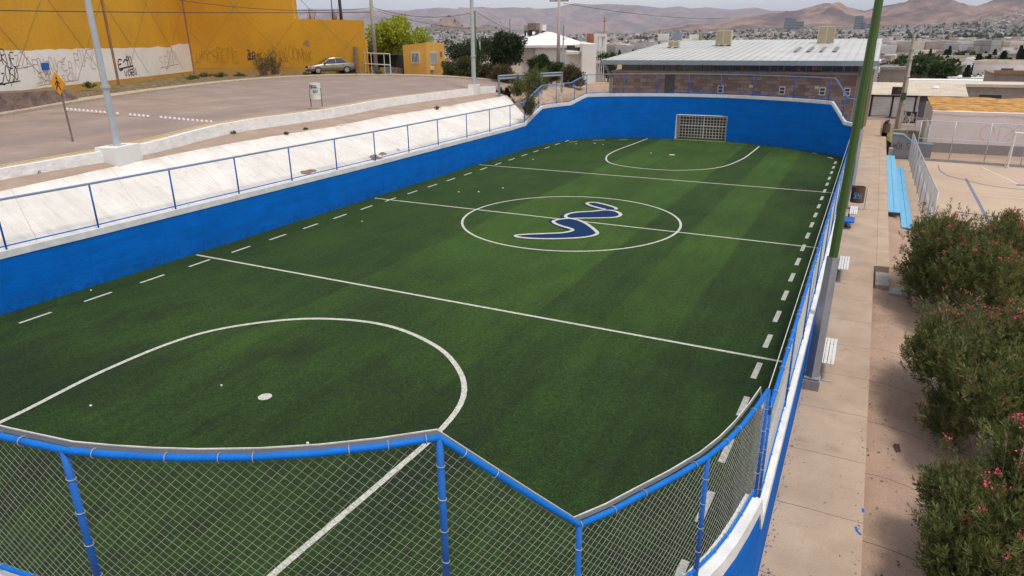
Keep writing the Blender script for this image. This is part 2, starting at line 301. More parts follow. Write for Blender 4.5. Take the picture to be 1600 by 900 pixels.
def catmull(P, step=.35):
    out = []
    for i in range(len(P)-1):
        p0, p1, p2, p3 = P[max(i-1, 0)], P[i], P[i+1], P[min(i+2, len(P)-1)]
        L_ = math.dist(p1[:2], p2[:2]); n = max(1, int(L_/step))
        for k in range(n):
            t = k/n; q = []
            for a in range(2):
                m1 = (p2[a]-p0[a])/2; m2 = (p3[a]-p1[a])/2
                if i == 0: m1 = p2[a]-p1[a]
                if i == len(P)-2: m2 = p2[a]-p1[a]
                # chord-scaled tangents
                d1 = math.dist(p0[:2], p2[:2]) or 1; d2 = math.dist(p1[:2], p3[:2]) or 1
                m1 = (p2[a]-p0[a])/d1*L_ if i else p2[a]-p1[a]; m2 = (p3[a]-p1[a])/d2*L_ if i < len(P)-2 else p2[a]-p1[a]
                q.append((2*t**3-3*t*t+1)*p1[a]+(t**3-2*t*t+t)*m1+(-2*t**3+3*t*t)*p2[a]+(t**3-t*t)*m2)
            out.append((q[0], q[1])+tuple(p1[j]+(p2[j]-p1[j])*t for j in range(2, len(p1))))
    out.append(tuple(P[-1])); return out
def offs(path, d):
    """offset a polyline sideways by d (positive = to the left of travel)"""
    out = []
    for i, p in enumerate(path):
        a = path[max(i-1, 0)]; b = path[min(i+1, len(path)-1)]; dx, dy = b[0]-a[0], b[1]-a[1]; l = math.hypot(dx, dy) or 1
        out.append((p[0]-dy/l*d, p[1]+dx/l*d)+tuple(p[2:]))
    return out
def ribbon(path, z, w, mb, mi=0, off=0., closed=False):
    a = offs(path, off+w/2); b = offs(path, off-w/2); n = len(path)
    vs = [(p[0], p[1], z) for p in a]+[(p[0], p[1], z) for p in b]
    fs = [(i, i+n, i+1+n, i+1) for i in range(n-1)]
    mb.add(vs, fs, mi)
def band(path, z0f, z1f, o0, o1, mb, mi=0):
    """solid band along a path, from offset o0 to o1, between heights z0f(p) and z1f(p)"""
    a = offs(path, o0); b = offs(path, o1); n = len(path)
    vs = [(p[0], p[1], z0f(p)) for p in a]+[(p[0], p[1], z0f(p)) for p in b]+[(p[0], p[1], z1f(p)) for p in a]+[(p[0], p[1], z1f(p)) for p in b]
    fs = []
    for i in range(n-1): fs += [(i, i+1, i+1+2*n, i+2*n), (i+n, i+3*n, i+1+3*n, i+1+n), (i+2*n, i+1+2*n, i+1+3*n, i+3*n), (i, i+n, i+1+n, i+1)]
    fs += [(0, 2*n, 3*n, n), (n-1, 2*n-1, 4*n-1, 3*n-1)]
    mb.add(vs, fs, mi)
def strokes(name, mat, lines, w, M, parent, off=.004):
    """paint strokes (polylines in the plane of M) as thin ribbons lying on a surface"""
    mb = MB()
    for ln in lines:
        if len(ln) < 2: continue
        a = offs([(p[0], p[1]) for p in ln], w/2); b = offs([(p[0], p[1]) for p in ln], -w/2); n = len(ln)
        vs = [M @ Vector((p[0], p[1], off)) for p in a]+[M @ Vector((p[0], p[1], off)) for p in b]
        mb.add(vs, [(i, i+n, i+1+n, i+1) for i in range(n-1)])
    return mb.build(name, mat, parent)
GLY = [[[(0, 0), (.35, 1), (.6, 0)], [(.1, .4), (.55, .35)]], [[(.05, 0), (0, 1)], [(0, .95), (.55, .85), (.5, .55), (.05, .5), (.6, 0)]], [[(.6, 1), (.05, .9), (0, .05), (.65, 0)], [(0, .5), (.45, .52)]],
       [[(0, 0), (.05, 1), (.3, .35), (.55, 1), (.62, 0)]], [[(0, 0), (0, 1), (.5, 0), (.52, 1)]], [[(.55, .95), (.1, .85), (.05, .6), (.5, .4), (.45, .08), (0, 0)]], [[(0, 1), (.25, 0), (.55, 1)]], [[(.3, 1), (.05, .7), (.08, .2), (.35, 0), (.6, .3), (.55, .8), (.28, 1)]],
       [[(0, 1), (.6, .95), (.1, .05), (.65, 0)]], [[(0, 1), (.05, 0)], [(.55, 1), (.05, .45), (.6, 0)]], [[(0, .3), (.3, .6), (.7, .5), (1.1, .9)]]]
def scribble(x0, x1, y0, y1, letters, rnd):
    out = []; cw = (x1-x0)/letters; h = y1-y0; sl = rnd.uniform(-.05, .35)
    for i in range(letters):
        g = rnd.choice(GLY); sc = rnd.uniform(.7, 1.25); dy = rnd.uniform(-.18, .15)*h
        for ln in g:
            P_ = [((p[0]*1.35*sc+sl*p[1]+rnd.uniform(-.05, .05))*cw, (p[1]*sc+rnd.uniform(-.05, .05))*h) for p in ln]
            out.append([(x0+cw*i+a, y0+dy+b) for a, b, in [(q[0], q[1]) for q in catmull([p+(0,) for p in P_], .08)]])
    if rnd.random() < .6: out.append([(x0, y0-.12*h), (x0+(x1-x0)*.5, y0-.02*h), (x1+.1*cw, y0+.06*h)])
    return out
def vnoise(x, y, z=0.): return noise.noise(Vector((x, y, z)))

# ---------------------------------------------------------------- terrain (one sheet to beyond the mountains)
def px2az(px): d = ray(px, 60); return math.atan2(d[0], d[1])
def hz_y(px): return 71.1-.011*px
def sky_fn(tab):
    xs = [px2az(p) for p, y in tab]; ys = [(hz_y(p)-y)/math.hypot(F, p-800) for p, y in tab]     # tangent of elevation
    return lambda a: float(np.interp(a, xs, ys))
FAR = sky_fn([(-1400, 22), (-600, 14), (0, 20), (492, 20), (588, 20), (640, 22), (690, 18), (725, 20), (768, 18), (803, 17), (840, 19), (867, 18), (896, 12.5), (925, 14), (951, 13), (994, 14.5), (1032, 19), (1058, 15.5), (1075, 19), (1101, 17), (1140, 20), (1170, 18), (1205, 22), (1300, 26), (1600, 24), (2400, 20)])
MID = sky_fn([(-1400, 60), (600, 62), (960, 58), (1000, 52), (1043, 45), (1081, 38), (1115, 40), (1150, 30), (1190, 27), (1215, 26), (1240, 22), (1262, 18), (1290, 13), (1310, 14.5), (1345, 21), (1365, 15), (1390, 11), (1415, 8.5), (1440, 6), (1475, 9), (1500, 12.5), (1516, 13.5), (1530, 9), (1543, 4), (1556, 6), (1575, 5), (1600, 6), (1700, 2), (1900, 12), (2400, 8)])
LOW = sky_fn([(-1400, 70), (600, 64), (652, 55), (672, 47), (690, 36), (702, 30), (713, 33), (728, 45), (745, 46), (760, 41), (775, 44), (795, 54), (830, 60), (950, 58), (1040, 54), (1120, 52), (1200, 52), (1320, 50), (1400, 47), (1440, 46), (1500, 42), (1560, 38), (1600, 39), (1700, 38), (2400, 30)])
def sm(a, b, x):
    t = min(1, max(0, (x-a)/(b-a))); return t*t*(3-2*t)
RR = [0, 60, 95, 200, 500, 1000, 2000, 3000]
HH = [-1.0, -1.0, -2.2, -5, -8.5, -11, -3, 14]
def th(x, y):
    r = math.hypot(x, y); a = math.atan2(x, y)
    if abs(a) > 1.9: a = math.copysign(1.9, a)
    lo = 7+LOW(a)*4300; md = 7+MID(a)*7600; fa = 7+FAR(a)*21000
    fl = -18+6*math.sin(a*7)
    if r < 3000: h = float(np.interp(r, RR, HH))
    else: h = float(np.interp(r, [3000, 4300, 5200, 7600, 9600, 14000, 21000, 25000, 40000], [14, lo, lo*.35+md*.28, md, md*.35, 60, fa, fa*.4, 0]))
    if r > 2000:
        k = 0
        for rc, w, A in ((4300, 900, abs(lo)+25), (7600, 2300, md), (21000, 6500, fa)):
            q = (r-rc)/w
            if abs(q) < 1.6: k += A*(min(1, abs(q)*2.2))*math.exp(-q*q*1.2)
        n = 0; s_ = 1150. if r < 12000 else 2900.; am = 1.
        for o in range(5): n += am*(1-abs(vnoise(x/s_, y/s_, o*7.3))*2.6); s_ /= 2.05; am *= .6
        h += k*.44*(n-1.0)*.8
    if r < 260:     # the raised ground on the left that carries the road
        p = sm(-21.3, -24.5, x) if y < 52 else sm(-15.5, -20.5, x)*1.0
        top = 2.55+.75*sm(-30, -42, x)*(1 if y < 58 else .6)
        if y > 56: top = top-.85*sm(56, 66, y)*sm(-45, -30, x)
        top -= 5*sm(110, 250, r)
        h = h*(1-p)+top*p
        if x > -.4 and r < 75: h = min(h, -1.0)
    return h
azs = list(np.arange(-66, 12.01, .16))+list(np.arange(13, 294, 3.0)); azs = [math.radians(a) for a in azs]
rs = [0.5]
while rs[-1] < 40000: rs.append(rs[-1]*(1.075 if rs[-1] < 20 else 1.03 if rs[-1] < 2500 else 1.018 if rs[-1] < 9000 else 1.03)+.05)
nA = len(azs); V = []
for r_ in rs:
    for a_ in azs: x_, y_ = r_*math.sin(a_), r_*math.cos(a_); V.append((x_, y_, th(x_, y_)))
Fc = []
for i in range(len(rs)-1):
    for k in range(nA): k2 = (k+1) % nA; Fc.append((i*nA+k, i*nA+k2, (i+1)*nA+k2, (i+1)*nA+k))
c0 = len(V); V.append((0, 0, -1.0)); Fc += [(c0, (k+1) % nA, k) for k in range(nA)]
def ground_extra(t, tc, out):
    g = N(t, 'ShaderNodeVectorMath', operation='LENGTH'); t.links.new(tc.outputs['Object'], g.inputs[0]); r = g.outputs['Value']
    n = noise_(t, tc, .0021, 10, .68); m = mixc(t, mapr(t, n, .42, .58), (.31, .20, .165), (.10, .074, .072))
    n2 = noise_(t, tc, .011, 8, .75); m = mixc(t, math_(t, 'MULTIPLY', mapr(t, n2, .46, .62), .6), m, (.10, .082, .06))
    c = mixc(t, mapr(t, noise_(t, tc, .02, 6, .7), .4, .6), (.20, .155, .13), (.09, .09, .065))
    near = mixc(t, mapr(t, r, 130, 400), out, c)
    zz0 = xyz(t, tc); return mixc(t, math_(t, 'MAXIMUM', mapr(t, r, 3800, 5200), math_(t, 'MULTIPLY', mapr(t, zz0.outputs[2], 60, 95), mapr(t, r, 1500, 2600))), near, m)
pm('terrain', (.33, .24, .175), (.24, .17, .125), scale=.4, rough=1, fine=.15, fscale=5, spec=.05, extra=ground_extra)
tag(link('terrain', V, Fc, 'terrain', smooth=True), 'dry valley floor rising to bare brown and blue mountains', 'terrain', kind='structure')

# ---------------------------------------------------------------- the pitch and its wall
T = 3.22
KEY = [(-.525, 7.3, 1.65), (-.525, 12, 1.65), (-.525, 30, 1.65), (-.525, 44.6, 1.65), (-.55, 45.3, 2.05), (-.72, 46.35, 2.08), (-1.3, 47.05, 2.13), (-2.2, 47.92, T), (-4.1, 49.2, T), (-5.88, 50.03, T), (-8.62, 50.92, T), (-10.7, 51.1, T), (-12.8, 51.0, T),
       (-15.1, 50.43, T), (-17.3, 49.5, T), (-18.73, 48.55, 3.2), (-19.5, 47.4, 2.7), (-20.07, 46.1, 2.68), (-20.47, 44.45, 2.66), (-20.62, 42.1, 1.76), (-20.63, 40, 1.7), (-20.63, 26, 1.66), (-20.63, 12, 1.7), (-20.63, 9.35, 1.72),
       (-20.45, 7.0, 2.66), (-20.07, 5.2, 2.68), (-19.4, 3.7, 2.7), (-18.6, 2.9, 3.08), (-17.2, 2.2, 3.08), (-15, 1.6, 3.08), (-12.8, 1.25, 3.08), (-10.7, 1.15, 3.08), (-8.6, 1.35, 3.08), (-6.8, 1.72, 3.08), (-5.6, 1.95, 3.08), (-5.05, 2.02, 3.08), (-4.48, 2.11, 3.08), (-3.62, 2.43, 3.08), (-2.91, 2.84, 3.08), (-2.30, 3.35, 3.08),
       (-1.56, 4.13, 2.05), (-1.24, 4.70, 2.05), (-.86, 5.5, 2.05), (-.67, 6.2, 2.05), (-.545, 7.06, 2.05), (-.525, 7.3, 1.65)]
PATH = catmull(KEY, .3)
NP = len(PATH)
S_ = [0.]
for i in range(1, NP): S_.append(S_[-1]+math.dist(PATH[i][:2], PATH[i-1][:2]))
def pos(s):
    i = int(np.searchsorted(S_, s))-1; i = max(0, min(NP-2, i)); t = (s-S_[i])/max(1e-9, S_[i+1]-S_[i])
    return tuple(PATH[i][k]+(PATH[i+1][k]-PATH[i][k])*t for k in range(3))
def nearest_s(x, y, lo=0, hi=None):
    b = min((i for i in range(NP) if S_[i] >= lo and (hi is None or S_[i] <= hi)), key=lambda i: (PATH[i][0]-x)**2+(PATH[i][1]-y)**2); return S_[b]
# flat sheets: what lies under the wall ring
poly = [(p[0], p[1], 0) for p in PATH[:-1]]
mb = MB(); ctr = (-10.5, 25.5)
mb.add([(*ctr, 0)]+poly, [(0, i+1, (i+1) % len(poly)+1) for i in range(len(poly))])
mb.add([(-12.75, 50.7, .002), (-8.75, 50.7, .002), (-8.75, 52.3, .002), (-12.75, 52.3, .002)], [(0, 1, 2, 3)])
tag(mb.build('artificial_turf', 'turf'), 'dark green artificial turf of the walled football pitch', 'turf', kind='structure')
# markings
def arc_pts(px_list): return [tuple(at(x, y, 0)[:2]) for x, y in px_list]
mk = MB(); Z = .006; LW = .095
for yy in (15.35, 25.40, 35.44): ribbon([(-20.4, yy), (-14, yy), (-7, yy), (-.72, yy)], Z, LW, mk)
circ = [(-10.38+4.44*math.cos(t*math.pi/48), 25.42+4.44*math.sin(t*math.pi/48)) for t in range(97)]
ribbon(circ, Z+.002, LW, mk)
for k in range(-8, 30):       # dashed touch lines
    y0 = 12.45+k*1.757
    if 3.0 < y0 < 45.5: ribbon([(-1.43, y0), (-1.41, y0+.86)], Z+.002, .12, mk)
for k in range(-3, 22):
    y0 = 8.95+k*1.785
    if 4.5 < y0 < 46.5: ribbon([(-19.48, y0), (-19.5, y0+.86)], Z+.002, .10, mk)
ribbon([(-1.95, 46.45), (-1.62, 45.95)], Z, .1, mk); ribbon([(-2.95, 47.85), (-2.65, 47.75)], Z, .1, mk)
for a, b in (((-19.1, 46.3), (-18.7, 46.9)), ((-17.9, 47.9), (-17.1, 48.4)), ((-16.2, 48.9), (-15.6, 49.1)), ((-18.9, 4.7), (-18.5, 4.1)), ((-17.6, 3.1), (-16.9, 2.5))): ribbon([a, b], Z, .1, mk)
near_arc = [(-14.42, 2.0), (-14.42, 5.83), (-14.72, 8.27), (-14.55, 10.41), (-13.71, 11.74), (-12.38, 12.72), (-10.55, 13.12), (-8.64, 12.62), (-7.39, 11.71), (-6.70, 10.72), (-6.44, 9.52), (-6.44, 7.67), (-6.5, 5.25), (-6.5, 2.1)]
far_arc = [(-14.47, 50.3), (-14.6, 47), (-14.72, 43.5), (-14.38, 41.0), (-13.31, 38.99), (-11.37, 38.15), (-9.17, 38.35), (-7.38, 40.0), (-6.62, 43.3), (-6.45, 47), (-6.43, 49.5)]
ribbon(catmull([p+(0,) for p in near_arc], .25), Z, .12, mk); ribbon(catmull([p+(0,) for p in far_arc], .3), Z, LW, mk)
for cx, cy, rr in ((-10.46, 8.9, .145), (-10.89, 43.6, .2), (-10.34, 25.4, .1)):
    mk.add([(cx+rr*math.cos(t*math.pi/8), cy+rr*math.sin(t*math.pi/8), Z) for t in range(16)], [tuple(range(16))])
ribbon([(-12.6, 50.85), (-8.95, 50.78)], Z, .1, mk)
tag(mk.build('pitch_marking', 'line_paint'), 'white lines, circle, dashed touch lines and spots painted on the turf', 'pitch marking', kind='structure')
# emblem in the centre circle
def zz(c): return (700+c[0]/4., 280+c[1]/4.)
def curve(c, step=.12): return catmull([tuple(at(*zz(q), 0)[:2])+(0,) for q in c], step)
lobe1 = [(870, 152), (905, 147), (960, 156), (1020, 172), (1050, 184), (1045, 192), (1005, 193), (950, 183), (890, 165)]
lobe2 = [(735, 236), (755, 218), (800, 208), (900, 203), (985, 198), (1040, 203), (1075, 218), (1070, 232), (1030, 241), (940, 243), (830, 245), (765, 247)]
lobe3 = [(660, 268), (690, 254), (760, 247), (815, 258), (870, 285), (925, 325), (930, 343), (880, 360), (780, 370), (640, 374), (500, 371), (425, 364), (420, 354), (480, 347), (620, 342), (720, 337), (775, 325), (770, 313), (710, 293), (668, 280)]
nv = MB()
for sh, zf in ((lobe1, .009), (lobe2, .011), (lobe3, .010)):
    q = [tuple(at(*zz(c), 0)[:2]) for c in sh]; n = len(q); nv.add([(p[0], p[1], zf) for p in q], [tuple(range(n))])
navy_trim = [[(840, 152), (872, 148), (900, 165), (955, 183), (1000, 190), (990, 196), (930, 186), (865, 168)], [(705, 245), (700, 232), (735, 213), (800, 205), (890, 202), (760, 214), (735, 232), (745, 246)], [(625, 262), (650, 252), (700, 248), (670, 262), (668, 280), (640, 275)], [(400, 355), (430, 346), (560, 343), (640, 341), (500, 349), (425, 358), (408, 362)], [(640, 275), (668, 282), (740, 305), (772, 322), (740, 318), (690, 300)]]
for i, sh in enumerate(navy_trim):  # further navy pieces of the painted emblem
    q = [tuple(at(*zz(c), 0)[:2]) for c in sh]; nv.add([(p[0], p[1], .0135+i*.0003) for p in q], [tuple(range(len(q)))])
nvo = nv.build('centre_emblem', 'logo_navy'); tag(nvo, 'navy and white winding ribbon emblem painted in the centre circle', 'emblem', kind='structure')
wt = MB()
ribbon(curve([(985, 190), (950, 183), (890, 166), (868, 152), (905, 146), (960, 155), (1020, 171), (1053, 184), (1046, 191)]), .018, .15, wt)
ribbon(curve([(765, 247), (737, 240), (745, 222), (800, 209), (900, 203), (985, 195), (1045, 202), (1078, 222), (1050, 239), (940, 244), (830, 246), (765, 248)]), .020, .15, wt)
ribbon(curve([(760, 247), (690, 254), (658, 267), (690, 288), (770, 313), (778, 323), (720, 337), (620, 342), (480, 348), (420, 357), (500, 371), (640, 375), (780, 371), (880, 361), (932, 343), (915, 318), (870, 284), (815, 258), (765, 248)]), .022, .15, wt)
wt.build('white_outline', 'line_paint', nvo)

# the blue block wall with its white coping: one ring
wall = empty('boundary_wall', (-10.5, 25, 0)); tag(wall, 'bright blue block wall with white coping enclosing the green pitch', 'wall')
sgL, sgR = nearest_s(-12.62, 51.0, 60, 75), nearest_s(-8.92, 50.9, 40, 62)
def sub(s0, s1): return [pos(s0)]+[PATH[i] for i in range(NP) if s0+.02 < S_[i] < s1-.02]+[pos(s1)]
sgR = [s for s in np.arange(40, 75, .02) if pos(s)[1] > 49 and pos(s)[0] < -8.92][0]; sgL = [s for s in np.arange(40, 75, .02) if pos(s)[1] > 49 and pos(s)[0] < -12.62][0]
def unp(o):
    o.location = o.location-Vector(o.parent.location); return o
m1 = MB()
for s0, s1, zb in ((0, sgR, -1.0), (sgL, S_[-1], -1.0)): band(sub(s0, s1), lambda p, zb=zb: zb, lambda p: p[2]-.2, -.075, .075, m1)
band(sub(sgR, sgL), lambda p: 1.78, lambda p: p[2]-.2, -.075, .075, m1)
unp(m1.build('wall', 'blue_wall', wall))
m2 = MB(); band(PATH, lambda p: p[2]-.2, lambda p: p[2], -.095, .095, m2); unp(m2.build('coping', 'cap_white', wall))

# the fence on the wall
fence = empty('chain_link_fence', (-10.5, 25, 0)); tag(fence, 'blue framed chain-link fence standing on the wall round the pitch', 'fence')
FH = 1.37
def tube_along(path, zf, r, name, mat, parent, off=0., n=8):
    q = offs(path, off); m = MB(); m.tube([(p[0], p[1], zf(p)) for p in q], r, n); return unp(m.build(name, mat, parent, True))
PF = PATH
tube_along(PF, lambda p: p[2]+FH, .0255, 'top_rail', 'rail_blue', fence)
tube_along(PF, lambda p: p[2]+.10, .020, 'bottom_rail', 'rail_blue', fence)
mq = MB(); band(PF, lambda p: p[2]+FH+.012, lambda p: p[2]+FH+.022, .075, .083, mq); band(PF, lambda p: p[2]+FH-.030, lambda p: p[2]+FH+.010, .077, .081, mq, 1); unp(mq.build('inner_rail', ['rail_pale', 'fascia'], fence))
post_s = []
for yy in (7.34,): post_s.append(0.05)
y = 10.0
while y < 44.5: post_s.append(nearest_s(-.56, y, 0, 39)); y += 2.76
for px in (1336, 1314, 1291, 1240, 1172.5, 1123, 1075, 1029, 971, 917, 896.5, 866.5, 843, 821):
    best = min((i for i in range(NP) if PATH[i][1] > 40.5 and (PATH[i][0] > -19 or px < 925)), key=lambda i: abs(800+F*(lambda d: (d@RT)/(d@FW))(np.array([PATH[i][0], PATH[i][1], PATH[i][2]-CH]))-px)+(0 if PATH[i][1] > 45.0 or px < 925 else 1e3)); post_s.append(S_[best])
for k in range(13): post_s.append(nearest_s(-20.63, 39.9-2.76*k, 55, 125))
for x, y in ((-20.3, 6.3), (-19.5, 3.8), (-17.8, 2.5), (-15.3, 1.65), (-12.8, 1.25), (-10.2, 1.2), (-7.6, 1.5), (-6.0, 1.9), (-4.50, 2.1), (-2.34, 3.3), (-1.56, 4.13), (-.86, 5.5), (-.575, 7.0)): post_s.append(nearest_s(x, y, 112))
tpts = []
for s in post_s:
    p = pos(s); m = MB(); rad = .027
    m.tube([(p[0], p[1], p[2]-.02), (p[0], p[1], p[2]+FH)], rad, 8)
    unp(m.build('post', 'post_blue', fence, True))
ties = MB()
def ring(c, d, r):
    d = Vector(d).normalized(); a = d.orthogonal().normalized(); b = d.cross(a)
    ties.tube([Vector(c)+(a*math.cos(t*math.pi/5)+b*math.sin(t*math.pi/5))*r for t in range(11)], .0035, 4)
for s in np.cumsum(RNG.uniform(.18, .75, 330)):
    if s > S_[-1]: break
    p = pos(s); q = pos(min(S_[-1], s+.05))
    if p[1] < 25 and p[0] > -8: ring((p[0], p[1], p[2]+FH), (q[0]-p[0], q[1]-p[1], q[2]-p[2]), .034); ring((p[0], p[1], p[2]+.1), (q[0]-p[0], q[1]-p[1], q[2]-p[2]), .028)
for s in post_s:
    p = pos(s)
    if p[1] < 20 and p[0] > -8:
        for k in range(1, 5): ring((p[0], p[1], p[2]+FH*k/5+.05), (.15, .1, 1), .03)
unp(ties.build('wire_ties', 'wire', fence))['kind'] = 'stuff'
def chain(pathfn, s0, s1, p_, wr, z0, z1, side=3):
    """woven wire: columns of zigzag wires; returns arrays"""
    vs = []; fs = []; k = 0; s = s0
    segs = []
    while s < s1-p_:
        j = 0; A = pathfn(s); B = pathfn(s+p_); b0 = A[2]+z0; top = A[2]+z1
        bb = math.floor(b0/p_)*p_; zz_ = bb
        while zz_ < top:
            jj = int(round(zz_/p_))
            even = (jj+k) % 2 == 0
            P0 = (A[0], A[1], zz_) if even else (B[0], B[1], zz_); P1 = (B[0], B[1], zz_+p_) if even else (A[0], A[1], zz_+p_)
            if zz_ >= b0-1e-6 and zz_+p_ <= top+p_*.5: segs.append((P0, P1))
            zz_ += p_
        s += p_; k += 1
    a = np.array(segs); d = a[:, 1]-a[:, 0]; d /= np.linalg.norm(d, axis=1)[:, None]
    up = np.tile(np.array([0, 0, 1.]), (len(a), 1)); e1 = np.cross(d, up); e1 /= np.linalg.norm(e1, axis=1)[:, None]; e2 = np.cross(d, e1)
    ring_ = []
    for t in range(side):
        o = (e1*math.cos(2*math.pi*t/side)+e2*math.sin(2*math.pi*t/side))*wr; ring_.append(o)
    n = len(a); V_ = np.empty((n, 2*side, 3))
    for t in range(side): V_[:, t] = a[:, 0]+ring_[t]; V_[:, t+side] = a[:, 1]+ring_[t]
    base = (np.arange(n)*2*side)[:, None]
    Fq = np.concatenate([base+np.array([t, (t+1) % side, (t+1) % side+side, t+side]) for t in range(side)])
    return V_.reshape(-1, 3), Fq
va, fa_ = chain(pos, 0.0, S_[-1], .040, .0017, .11, FH-.02)
unp(link('wire_mesh', va, fa_, 'wire', fence))

# the goal let into the far wall
goal = empty('goal', (-10.77, 51.0, 0)); tag(goal, 'white metal cage goal recessed in the far blue wall', 'goal')
g = MB()
for x in (-12.6, -8.95): g.tube([(x, 50.98, 0), (x, 50.98, 1.77)], .04, 8)
g.tube([(-12.6, 50.98, 1.74), (-8.95, 50.98, 1.74)], .035, 8); g.tube([(-12.55, 52.0, 0.9), (-9, 52.0, .9)], .03, 6); g.tube([(-10.8, 52.0, 0), (-10.8, 52.0, 1.75)], .04, 6); g.tube([(-10.8, 52, 1.75), (-10.8, 51, 1.75)], .03, 6)
unp(g.build('goal_frame', 'bench_white', goal))
g = MB()
for i in range(17): x = -12.55+i*3.55/16; g.box(x-.02, x+.02, 52.0, 52.02, 0, 1.75)
for i in range(9): z = .04+i*1.7/8; g.box(-12.55, -9.0, 51.975, 51.995, z-.018, z+.018)
unp(g.build('back_grid', 'bench_white', goal))
for x in (-12.57, -8.98):
    g = MB()
    for i in range(6): yy = 51.1+i*.16; g.box(x-.01, x+.01, yy-.012, yy+.012, 0, 1.75)
    for i in range(9): z = .04+i*1.7/8; g.box(x-.025, x-.012, 51.05, 52, z-.016, z+.016)
    unp(g.build('side_grid', 'bench_white', goal))
m = MB(); m.box(-13.0, -8.6, 52.45, 52.6, -.3, 1.9); m.box(-13.1, -12.95, 51.2, 52.45, -.3, 1.9); m.box(-8.65, -8.5, 51.2, 52.45, -.3, 1.9); tag(m.build('dark_backing', 'wood_dark'), 'dark backing added to give the gap behind the white goal its shade', 'wall')  # backing added so the gap behind the goal looks dark; shade in its colour
# little scraps on the turf
for i, (px, py) in enumerate(((142, 634), (346, 603), (481, 693), (142, 454), (566, 346), (900, 225), (929, 224), (942, 226), (717, 300), (786, 294), (748, 300), (833, 249), (1017, 239), (600, 299))):
    c = at(px, py, .01); m = MB(); r = random.Random(i); q = [(c.x+(.02+.0009*c.y)*r.uniform(.6, 1.4)*math.cos(t*1.05), c.y+(.02+.0009*c.y)*r.uniform(.6, 1.4)*math.sin(t*1.05)) for t in range(6)]
    m.prism(q, .008, .02+.02*r.random())
    tag(m.build('litter', 'litter_white'), 'tiny white scrap of litter lying on the turf', 'litter', 'white scraps of litter on the turf')

# ================================================================ RIGHT SIDE
mb = MB(); mb.box(-.45, .82, -2, 24.0, -.9, 0); mb.box(-.45, .90, 24.0, 69.5, -.9, 0)
tag(mb.build('walkway', 'walk'), 'long tan concrete walkway beside the blue wall', 'walkway', kind='structure')
mb = MB(); mb.box(.90, 1.27, 24.0, 58.0, -.9, .015)
tag(mb.build('walkway_edge', 'walk'), 'concrete edge strip along the far half of the walkway', 'kerb', kind='structure')
mb = MB(); mb.box(.90, 1.27, 22.6, 23.98, -.9, -.17); mb.box(1.27, 1.75, 22.3, 23.0, -.9, -.3)
tag(mb.build('step', 'concrete'), 'pair of low grey concrete steps at the end of the edge strip', 'step', kind='structure')
# lower sloping pavement under the shrubs
G_ = []; xs_ = np.linspace(.82, 3.4, 14); ys_ = np.linspace(-2, 33.5, 60)
for yy in ys_:
    for xx in xs_: G_.append((xx, yy, -.30-.30*sm(.9, 2.9, xx)+.012*vnoise(xx*2, yy*.7)))
Fg = [(i*14+k, i*14+k+1, (i+1)*14+k+1, (i+1)*14+k) for i in range(59) for k in range(13)]
tag(link('lower_pavement', G_, Fg, 'walk_low', smooth=True), 'rough reddish cracked pavement sloping down under the shrubs', 'pavement', kind='structure')
mb = MB(); mb.add([(2.7, 5, -.595), (26, 5, -.595), (26, 52.6, -.595), (2.7, 52.6, -.595)], [(0, 1, 2, 3)]); mb.add([(1.27, 33.5, -.6), (2.7, 33.5, -.6), (2.7, 51.4, -.6), (1.27, 51.4, -.6)], [(0, 1, 2, 3)])
tag(mb.build('court', 'court'), 'tan concrete sports court right of the shrubs', 'court', kind='structure')
mb = MB()
ribbon([(3.15, 7), (3.15, 50.4)], -.588, .13, mb); ribbon([tuple(at(x, y, -.6)[:2]) for x, y in ((1535, 262), (1570, 278), (1600, 293), (1700, 330))], -.588, .07, mb)
ribbon([tuple(at(x, y, -.6)[:2]) for x, y in ((1517, 304), (1600, 311), (1700, 319))], -.588, .07, mb); ribbon([tuple(at(x, y, -.6)[:2]) for x, y in ((1530, 337), (1600, 344), (1700, 354))], -.588, .07, mb)
tag(mb.build('court_line', 'court_white'), 'white painted lines on the tan court', 'court line', kind='structure')
mb = MB()
ribbon([tuple(at(x, y, -.6)[:2]) for x, y in ((1509, 279), (1530, 318), (1560, 378), (1600, 455))], -.584, .13, mb)
ribbon(catmull([tuple(at(x, y, -.6)[:2])+(0,) for x, y in ((1466, 259), (1470, 268), (1485, 276), (1505, 281), (1550, 291), (1610, 298))], .5), -.584, .06, mb)
ribbon([tuple(at(x, y, -.6)[:2]) for x, y in ((1588, 289), (1600, 290), (1660, 296))], -.580, .35, mb)
tag(mb.build('court_marking', 'court_blue'), 'faded blue lane line and arc painted on the tan court', 'court marking', kind='structure')
# dark tar stain, grey patch and blue paint drips
def blot(cx, cy, z, rx, ry, seed, name, mat, label, cat):
    r = random.Random(seed); q = [(cx+rx*r.uniform(.45, 1.15)*math.cos(t*math.pi/9), cy+ry*r.uniform(.45, 1.15)*math.sin(t*math.pi/9), z) for t in range(18)]
    m = MB(); m.add(q, [tuple(range(18))]); tag(m.build(name, mat), label, cat, kind='structure')
c = at(1402, 700, -.33); blot(c.x, c.y, -.318, .07, .22, 4, 'stain', 'wood_dark', 'black oil stain on the lower pavement', 'stain')
mb = MB(); mb.add([(1.20, 4, -.305), (1.20, 9.3, -.305), (1.38, 9.25, -.32), (2.2, 8.2, -.47), (2.2, 4, -.47)], [(0, 1, 2, 3, 4)]); tag(mb.build('patch', 'grey_wall'), 'grey mortar patch on the lower pavement near the frame edge', 'patch', kind='structure')
mb = MB()
for pts in (((1337, 823), (1339, 830), (1345, 836)), ((1348, 795), (1349, 801))): ribbon([tuple(at(x, y, 0)[:2]) for x, y in pts], .006, .035, mb)
r = random.Random(3)
